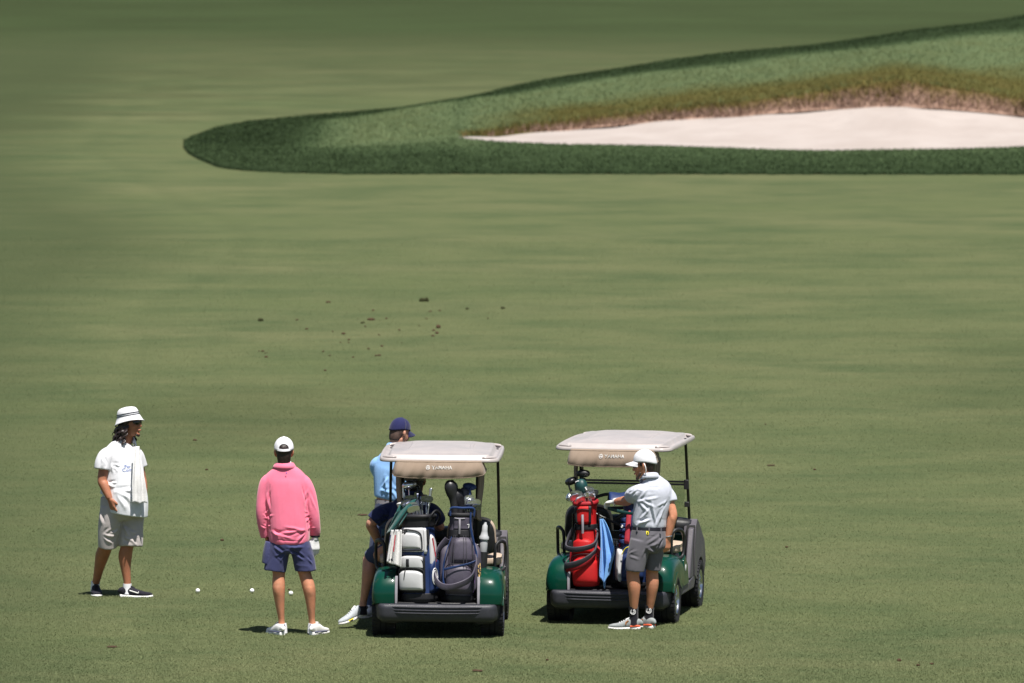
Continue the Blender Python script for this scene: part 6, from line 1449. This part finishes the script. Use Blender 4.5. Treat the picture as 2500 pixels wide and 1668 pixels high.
for k in (-0.03, 0.08, 0.19): 
    b = MB(); b.box((k + 0.04 - 0.006, -0.125 + 0.1 * abs(k - 0.08), 0.915), (k + 0.04 + 0.006, -0.115 + 0.1 * abs(k - 0.08), 0.955)); obj('belt_loop', b, M['grey_short'], sh)
for an, top, d, hx in (((-0.018, 0.0, 0.10), (-0.022, -0.003, 0.215), (-1, 0.08), (0.035, 0.0, 0)), ((0.125, 0.12, 0.10), (0.128, 0.118, 0.215), (-0.72, 0.70), (0.160, 0.075, 0))):
    sk = sock(p, an, top, 'sock_black', 0.040, 0.043)
    cxy = V3(an) * 0.4 + V3(top) * 0.6; cxy[0] -= 0.006
    b = MB()
    for r_ in (0.017, 0.024): b.tube([(cxy[0] + r_ * math.sin(a), cxy[1] - math.sqrt(max(0.0002, 0.0435 ** 2 - (r_ * math.sin(a) - 0.006) ** 2)), cxy[2] + r_ * math.cos(a)) for a in np.linspace(0.25, 5.6, 22)], 0.0016 if r_ < 0.02 else 0.0022, 6)
    b.tube([(cxy[0] + 0.010 * math.sin(4.2 * t), cxy[1] - 0.0440, cxy[2] + 0.016 - 0.032 * t) for t in np.linspace(0, 1, 10)], 0.0022, 6)
    obj('sock_print', b, M['print_white'], sk)
    u, X = shoe(p, hx, d, 0.285, up='shoe_grey', lace='lace_white', w=1.0)
    for sg in (-1, 1):
        shoe_patch(u, X, 'heel_trim', 'orange', [(sg * 0.024, -0.006, 0.036), (sg * 0.037, 0.03, 0.040), (sg * 0.039, 0.085, 0.034)], 0.008)
        shoe_patch(u, X, 'side_trim', 'brown_trim', [(sg * 0.034, 0.100, 0.085), (sg * 0.038, 0.120, 0.070), (sg * 0.042, 0.125, 0.050)], 0.009)
        for q in (0.15, 0.17): shoe_patch(u, X, 'dark_trim', 'print_grey', [(sg * 0.030, q, 0.066), (sg * 0.045, q + 0.012, 0.034)], 0.004)
    shoe_patch(u, X, 'outsole', 'orange', [(0, 0.0, 0.002), (0, 0.14, 0.002), (0, 0.27, 0.008)], 0.003)
b = MB(); hand(b, (-0.180, 0.39, 1.150), (-0.62, 0.75, -0.10), (0.1, 0.1, -1), thumb=-1, curl=0.7, s=1.08)
b.limb([(-0.168, 0.372, 1.151, 0.032), (-0.182, 0.395, 1.150, 0.032), (-0.195, 0.41, 1.148, 0.030)], n=14)
fuse('glove', b, M['glove'], p, 0.005, 2)
b = MB(); b.tube([(0.296 + 0.031 * math.cos(a), 0.003 + 0.028 * math.sin(a), 0.862 + 0.004 * math.cos(a)) for a in np.linspace(0, 2 * np.pi, 20, endpoint=False)], 0.006, 8, 1, True); obj('bracelet', b, M['chrome'], p)

# ============ man in light blue polo standing ahead of the near cart
p = person('man in light blue polo and navy cap standing beyond the cart with the driver', (-1.170, 0.62, -0.006))
S_ = unit((0.90, -0.44, 0)); HX = frame((0.72, 0.62, -0.30), (0.125, 0.10, 1.705))
b = MB(); head_parts(b, HX)
b.limb([(0.105, 0.08, 1.67, 0.064), (0.09, 0.08, 1.60, 0.066), (0.08, 0.08, 1.52, 0.08), (0.07, 0.09, 1.46, 0.10)], n=16)
b.limb([(0.06, 0.10, 0.95, 0.16, 0.13), (0.07, 0.10, 1.2, 0.17, 0.13), (0.07, 0.10, 1.4, 0.17, 0.12), (0.07, 0.09, 1.5, 0.11, 0.08)], side=S_, n=20)
la = [(-0.080, 0.16, 1.41), (-0.02, 0.34, 1.22), (0.16, 0.44, 1.12)]; ra = [(0.222, 0.02, 1.41), (0.30, 0.16, 1.20), (0.28, 0.38, 1.12)]
for q in (la, ra): b.limb(arm_pts(*q), n=14)
hand(b, la[2], (0.9, 0.3, -0.1), (0, -0.2, -1), thumb=-1, curl=0.5); hand(b, ra[2], (-0.1, 1, -0.1), (-0.3, 0, -1), thumb=-1, curl=0.5)
b.limb(leg_pts((-0.03, 0.13, 0.93), (-0.10, 0.06, 0.52), (-0.145, 0.02, 0.10), (0, 0, 0), (0.075, 0.066, 0.048, 0.046, 0.040, 0.032)), n=16)
b.limb(leg_pts((0.15, 0.10, 0.93), (0.14, 0.34, 0.52), (0.10, 0.58, 0.10), (0, 0, 0), (0.075, 0.060, 0.044, 0.044, 0.038, 0.032)), n=16)
fuse('body', b, M['skin_fair'], p, 0.006, 3)
face_extras(p, HX)
b = MB(); Y = HX.copy(); Y[:3, :3] *= 0.99; b.X = Y
b.ell((0, -0.022, 0.030), (0.0790, 0.0930, 0.088), 24, 14); b.limb([(0, -0.050, 0.02, 0.070, 0.056), (0, -0.048, -0.04, 0.067, 0.052), (0, -0.044, -0.075, 0.058, 0.044)], n=20)
fuse('hair', b, M['hair_brown'], p, 0.005, 2)
cap(p, HX, 'cap_navy', R(4), curve=0.35, dz=0.010)
b = MB()
b.limb([(0.062, 0.11, 1.085, 0.165, 0.138), (0.066, 0.11, 1.12, 0.180, 0.150), (0.068, 0.11, 1.25, 0.186, 0.152), (0.070, 0.105, 1.38, 0.192, 0.142), (0.072, 0.097, 1.445, 0.180, 0.122), (0.075, 0.09, 1.505, 0.135, 0.104), (0.080, 0.085, 1.55, 0.092, 0.088), (0.085, 0.08, 1.58, 0.076, 0.076)], side=S_, n=30, p=2.4)
b.limb([(-0.04, 0.13, 1.42, 0.080), (-0.078, 0.172, 1.402, 0.080), (-0.065, 0.24, 1.35, 0.077), (-0.045, 0.29, 1.29, 0.072)], n=20)
b.limb([(0.18, 0.05, 1.42, 0.080), (0.228, 0.03, 1.402, 0.080), (0.265, 0.08, 1.34, 0.077), (0.285, 0.12, 1.27, 0.072)], n=20)
fuse('shirt', b, M['light_blue'], p, 0.005, 8, fan((-0.02, -0.03, 1.33), ((0.25, 0, -1), (0.5, 0, -0.8), (0.0, 0, -1)), 0.17, 0.008, 0.018, 80) + fan((-0.05, -0.01, 1.17), ((0.5, 0, 0.7), (0.7, 0, 0.4), (0.9, 0, -0.1)), 0.13, 0.008, 0.015, 81) + fan((0.05, -0.05, 1.20), ((0.5, 0, -0.8), (0.7, 0, -0.2)), 0.10, 0.006, 0.014, 82), ((0.004, 20, 23, (1, 1, 0.7)), (-0.003, 16, 123, (1, 1, 0.6))))
shirt_collar(p, (0.088, 0.08, 1.570), 0.073, 0.073, S_, 0.042, 'light_blue', 0.1, 0.3)
b = MB(); b.limb([(0.060, 0.11, 1.055, 0.168, 0.140), (0.060, 0.11, 1.09, 0.167, 0.139)], side=S_, n=30, sub=1, p=2.4); obj('belt', b, M['pale_trim'], p)
b = MB()
b.limb([(0.06, 0.11, 1.065, 0.165, 0.138), (0.055, 0.11, 0.95, 0.175, 0.150), (0.055, 0.11, 0.87, 0.165, 0.14), (0.055, 0.12, 0.82, 0.12, 0.1)], side=S_, n=28, p=2.4)
b.limb([(-0.03, 0.13, 0.93, 0.098, 0.11), (-0.07, 0.09, 0.72, 0.085, 0.09), (-0.11, 0.06, 0.45, 0.070, 0.072), (-0.138, 0.03, 0.20, 0.060, 0.062), (-0.145, 0.02, 0.10, 0.060, 0.064)], n=22)
b.limb([(0.15, 0.11, 0.93, 0.098, 0.11), (0.145, 0.22, 0.72, 0.085, 0.09), (0.135, 0.36, 0.45, 0.070, 0.072), (0.11, 0.52, 0.20, 0.060, 0.062), (0.10, 0.58, 0.10, 0.060, 0.064)], n=22)
fuse('trousers', b, M['navy_trouser'], p, 0.006, 4, fan((-0.14, -0.03, 0.18), ((0.9, 0, 0.2), (0.9, 0, -0.2)), 0.08, 0.006, 0.012, 83), ((0.005, 18, 24, (1, 1, 0.5)),))
for hx, d in (((-0.130, 0.06, 0), (-0.35, -0.94)), ((0.11, 0.53, 0), (0.2, 1))): shoe(p, hx, d, 0.30, up='shoe_white', w=1.1)

# ============ driver in navy polo seated in the near cart, one leg out of the side
Cm = np.array(cart_a.matrix_world)
p = root('person', 'driver in navy polo seated in the cart, left leg and elbow outside', 'person'); p.matrix_world = cart_a.matrix_world
HX = frame((0.10, 1, -0.15), (-0.235, 0.60, 1.365))
b = MB(); head_parts(b, HX)
b.limb([(-0.24, 0.58, 1.33, 0.058), (-0.25, 0.55, 1.27, 0.060), (-0.27, 0.52, 1.20, 0.08), (-0.28, 0.50, 1.12, 0.10)], n=16)
b.limb([(-0.29, 0.47, 0.76, 0.17, 0.13), (-0.29, 0.46, 0.9, 0.17, 0.14), (-0.285, 0.49, 1.05, 0.18, 0.13), (-0.28, 0.51, 1.18, 0.12, 0.09)], n=20)
la = [(-0.470, 0.50, 1.105), (-0.645, 0.47, 0.985), (-0.565, 0.62, 0.765)]; ra = [(-0.095, 0.52, 1.105), (-0.02, 0.68, 0.95), (-0.085, 0.92, 0.985)]
for q in (la, ra): b.limb(arm_pts(*q, r=(0.055, 0.052, 0.045, 0.047, 0.030)), n=16)
hand(b, ra[2], (-0.2, 0.8, 0.5), (-0.8, 0.2, -0.4), thumb=-1, curl=0.9)
b.limb(leg_pts((-0.37, 0.50, 0.78), (-0.655, 0.72, 0.655), (-0.722, 0.70, 0.215), (0.005, -0.03, 0), (0.092, 0.085, 0.062, 0.062, 0.046, 0.034)), n=16)
b.limb(leg_pts((-0.19, 0.50, 0.78), (-0.16, 0.92, 0.74), (-0.15, 1.12, 0.39), (0, -0.02, 0)), n=16)
fuse('body', b, M['skin_fair'], p, 0.006, 3)
face_extras(p, HX)
b = MB(); Y = HX.copy(); Y[:3, :3] *= 0.99; b.X = Y
b.ell((0, -0.018, 0.036), (0.082, 0.100, 0.094), 24, 14); b.limb([(0, -0.050, 0.02, 0.074, 0.056), (0, -0.048, -0.04, 0.070, 0.052), (0, -0.044, -0.09, 0.062, 0.044)], n=20)
fuse('hair', b, M['hair_dark'], p, 0.005, 2, noise=((0.004, 90, 6, (1, 1, 1)),))
cap(p, HX, 'cap_navy', R(-3), curve=0.35, dz=0.008)
b = MB()
b.limb([(-0.29, 0.47, 0.755, 0.165, 0.13), (-0.29, 0.465, 0.82, 0.20, 0.165), (-0.29, 0.47, 0.95, 0.20, 0.160), (-0.285, 0.49, 1.08, 0.20, 0.140), (-0.282, 0.505, 1.16, 0.165, 0.110), (-0.270, 0.52, 1.225, 0.095, 0.085), (-0.262, 0.53, 1.262, 0.074, 0.072)], n=28, p=2.4)
b.limb([(-0.42, 0.50, 1.105, 0.080), (-0.475, 0.50, 1.098, 0.080), (-0.555, 0.485, 1.065, 0.080), (-0.620, 0.475, 1.005, 0.078)], side=(0, 1, 0), n=20)
b.limb([(-0.14, 0.515, 1.105, 0.080), (-0.092, 0.535, 1.095, 0.080), (-0.05, 0.61, 1.045, 0.075), (-0.03, 0.65, 1.0, 0.070)], n=20)
fuse('shirt', b, M['navy_polo'], p, 0.005, 8, fan((-0.47, 0.42, 1.06), ((-0.7, 0, -0.3), (-0.8, 0, 0.2), (0.2, 0, -1), (-0.5, 0, 0.6)), 0.12, 0.009, 0.015, 90) + fan((-0.56, 0.41, 1.06), ((0.4, 0, -0.8), (0.7, 0, -0.4)), 0.08, 0.008, 0.012, 91), ((0.004, 22, 25, (1, 1, 1)),))
shirt_collar(p, (-0.262, 0.528, 1.250), 0.072, 0.070, (1, 0, 0), 0.038, 'navy_polo', 0.1, 0.3, face=(0, 1, 0))
b = MB()
b.limb([(-0.29, 0.47, 0.83, 0.185, 0.15), (-0.29, 0.47, 0.76, 0.19, 0.16), (-0.29, 0.47, 0.715, 0.15, 0.12)], n=24)
b.limb([(-0.36, 0.48, 0.79, 0.10), (-0.47, 0.60, 0.75, 0.097), (-0.595, 0.69, 0.69, 0.090), (-0.660, 0.725, 0.640, 0.080)], side=(0, 0, 1), n=20)
b.limb([(-0.20, 0.48, 0.79, 0.10), (-0.18, 0.68, 0.78, 0.095), (-0.165, 0.85, 0.765, 0.088), (-0.16, 0.93, 0.745, 0.078)], side=(0, 0, 1), n=20)
fuse('shorts', b, M['navy_trouser'], p, 0.005, 8, fan((-0.5, 0.55, 0.72), ((-0.6, 0, -0.4), (-0.3, 0, -0.8)), 0.1, 0.007, 0.014, 92), ((0.004, 22, 26, (1, 1, 1)),))
b = MB(); hand(b, la[2], (-0.05, 0.55, -0.6), (0.3, -0.5, -0.75), thumb=-1, curl=0.5, s=1.08); b.limb([(-0.575, 0.60, 0.795, 0.035), (-0.565, 0.62, 0.765, 0.034), (-0.565, 0.635, 0.745, 0.032)], n=14)
fuse('glove', b, M['glove_grey'], p, 0.005, 2)
b = MB(); b.lathe([(0.036, -0.010), (0.038, 0.0), (0.036, 0.010)], 20, c=(-0.570, 0.605, 0.785)); obj('wristband', b, M['print_white'], p)
sock(p, (-0.722, 0.70, 0.175), (-0.722, 0.70, 0.205), 'sock_black', 0.037, 0.037)
u, X = shoe(p, (-0.687, 0.74, 0.125), (-0.90, -0.42), 0.285, R(-20), up='shoe_pale', w=1.1)
for sg in (-1, 1):
    shoe_patch(u, X, 'sole_window', 'yellow', [(sg * 0.043, 0.150, 0.016), (sg * 0.050, 0.175, 0.015), (sg * 0.051, 0.205, 0.015)], 0.013)
    shoe_patch(u, X, 'sole_window_core', 'stripe', [(sg * 0.0475, 0.160, 0.016), (sg * 0.0545, 0.178, 0.015), (sg * 0.0555, 0.195, 0.015)], 0.006)
    for q in (0.105, 0.120): shoe_patch(u, X, 'sole_print', 'stripe', [(sg * 0.0405, q, 0.022), (sg * 0.0405, q + 0.004, 0.008)], 0.003)
shoe_patch(u, X, 'heel_tab', 'yellow', [(-0.014, -0.004, 0.096), (0, -0.008, 0.100), (0.014, -0.004, 0.096)], 0.010)
shoe(p, (-0.15, 1.09, 0.297), (0.05, 1), 0.285, R(12), up='shoe_pale', w=1.0)

# ------------------------------------------------------------------ golf balls, divots and clods
for label, x, y in (('white golf ball, leftmost of the three lying on the turf', -3.004, 3.05), ('white golf ball, middle of the three, left of the pink pullover', -2.485, 3.05), ('white golf ball seen between the calves of the man in pink', -2.108, 2.78)):
    b = MB(); b.ell((0, 0, 0.0214), 0.0214, 24, 16); o = obj('golf_ball', b, M['ball'], None, sharp=0); o.location = (x, y, 0.003); tag(o, label, 'golf ball')

def clod(label, x, y, w, d, h, m, seed, name='turf_clod', group=None):
    b = MB(); rs_ = np.random.RandomState(seed)
    for k in range(7): b.ell((rs_.uniform(-w, w) * 0.55, rs_.uniform(-d, d) * 0.55, h * 0.3), (w * rs_.uniform(0.25, 0.6), d * rs_.uniform(0.3, 0.6), h * rs_.uniform(0.5, 0.9)), 12, 8)
    o = fuse(name, b, M[m], None, max(0.010, w / 14), 1, noise=((h * 0.18, 1.4 / w * 8, seed, (1, 1, 1)),)); o.location = (x, y, 0); return tag(o, label, 'divot', group)
clod('long dark green turf clod, farthest of the clods on the fairway', -1.25, 49.85, 0.085, 0.09, 0.050, 'turf_clod', 1)
clod('round dark turf clod lying alone left of the others', -3.49, 45.28, 0.060, 0.08, 0.046, 'turf_clod', 2)
clod('brown clod with a soil tail in the middle of the scattered divots', -1.96, 45.48, 0.055, 0.07, 0.030, 'soil', 3)
clod('small dark clod just left of the soil-tailed one', -2.07, 44.79, 0.036, 0.05, 0.024, 'turf_clod', 4)
clod('dark brown clod in two lumps, nearest and largest of the right-hand ones', -1.0, 43.73, 0.044, 0.08, 0.048, 'soil', 5)
clod('small brown clod right below the two-lump one', -1.02, 42.5, 0.030, 0.05, 0.026, 'soil', 6)
clod('small dark clod, left of the two rightmost ones', -0.63, 47.99, 0.030, 0.05, 0.026, 'turf_clod', 7)
clod('small dark clod, rightmost of the scattered ones', -0.13, 48.09, 0.038, 0.05, 0.030, 'turf_clod', 8)
clod('flat reddish soil crumb beneath the long dark clod, left of a pair', -1.15, 47.38, 0.034, 0.06, 0.016, 'soil', 9)
clod('flat reddish soil crumb beneath the long dark clod, right of a pair', -1.02, 47.60, 0.028, 0.05, 0.018, 'soil', 10)
# crumbs too small to count
rs = np.random.RandomState(21); b = MB()
for k in range(52):
    if k < 26: x, y = rs.normal(-1.5, 0.75), rs.normal(43.5, 3.0)
    elif k < 38: x, y = rs.uniform(-3.4, -1.7), rs.normal(38.4, 0.5)
    else: x, y = rs.uniform(-4.2, 4.4), rs.uniform(-5, 26)
    r_ = abs(rs.normal(0.006, 0.004)) + 0.004
    b.ell((x, y, 0.008), (r_ * rs.uniform(0.8, 2.0), r_ * rs.uniform(0.8, 1.6), r_ * 0.9), 7, 5)
struct(obj('soil_crumbs', b, M['soil']), 'stuff')
# worn scuffs: flat brown scars in the turf
b = MB()
for k, (x, y, w) in enumerate(((-0.17, 21.4, 0.07), (-1.56, 12.2, 0.06), (-0.3, -4.6, 0.05), (-3.6, -2.4, 0.05), (2.9, 19, 0.05), (-2.3, 17, 0.05))):
    n_ = 14; ring = [(x + w * math.cos(a) * (0.7 + 0.5 * rs.uniform()), y + 1.6 * w * math.sin(a) * (0.6 + 0.6 * rs.uniform()), 0.0075) for a in np.linspace(0, 2 * np.pi, n_, endpoint=False)]
    b.add(ring + [(x, y, 0.012)], [(i, (i + 1) % n_, n_) for i in range(n_)])
struct(obj('turf_scars', b, M['soil']), 'stuff')
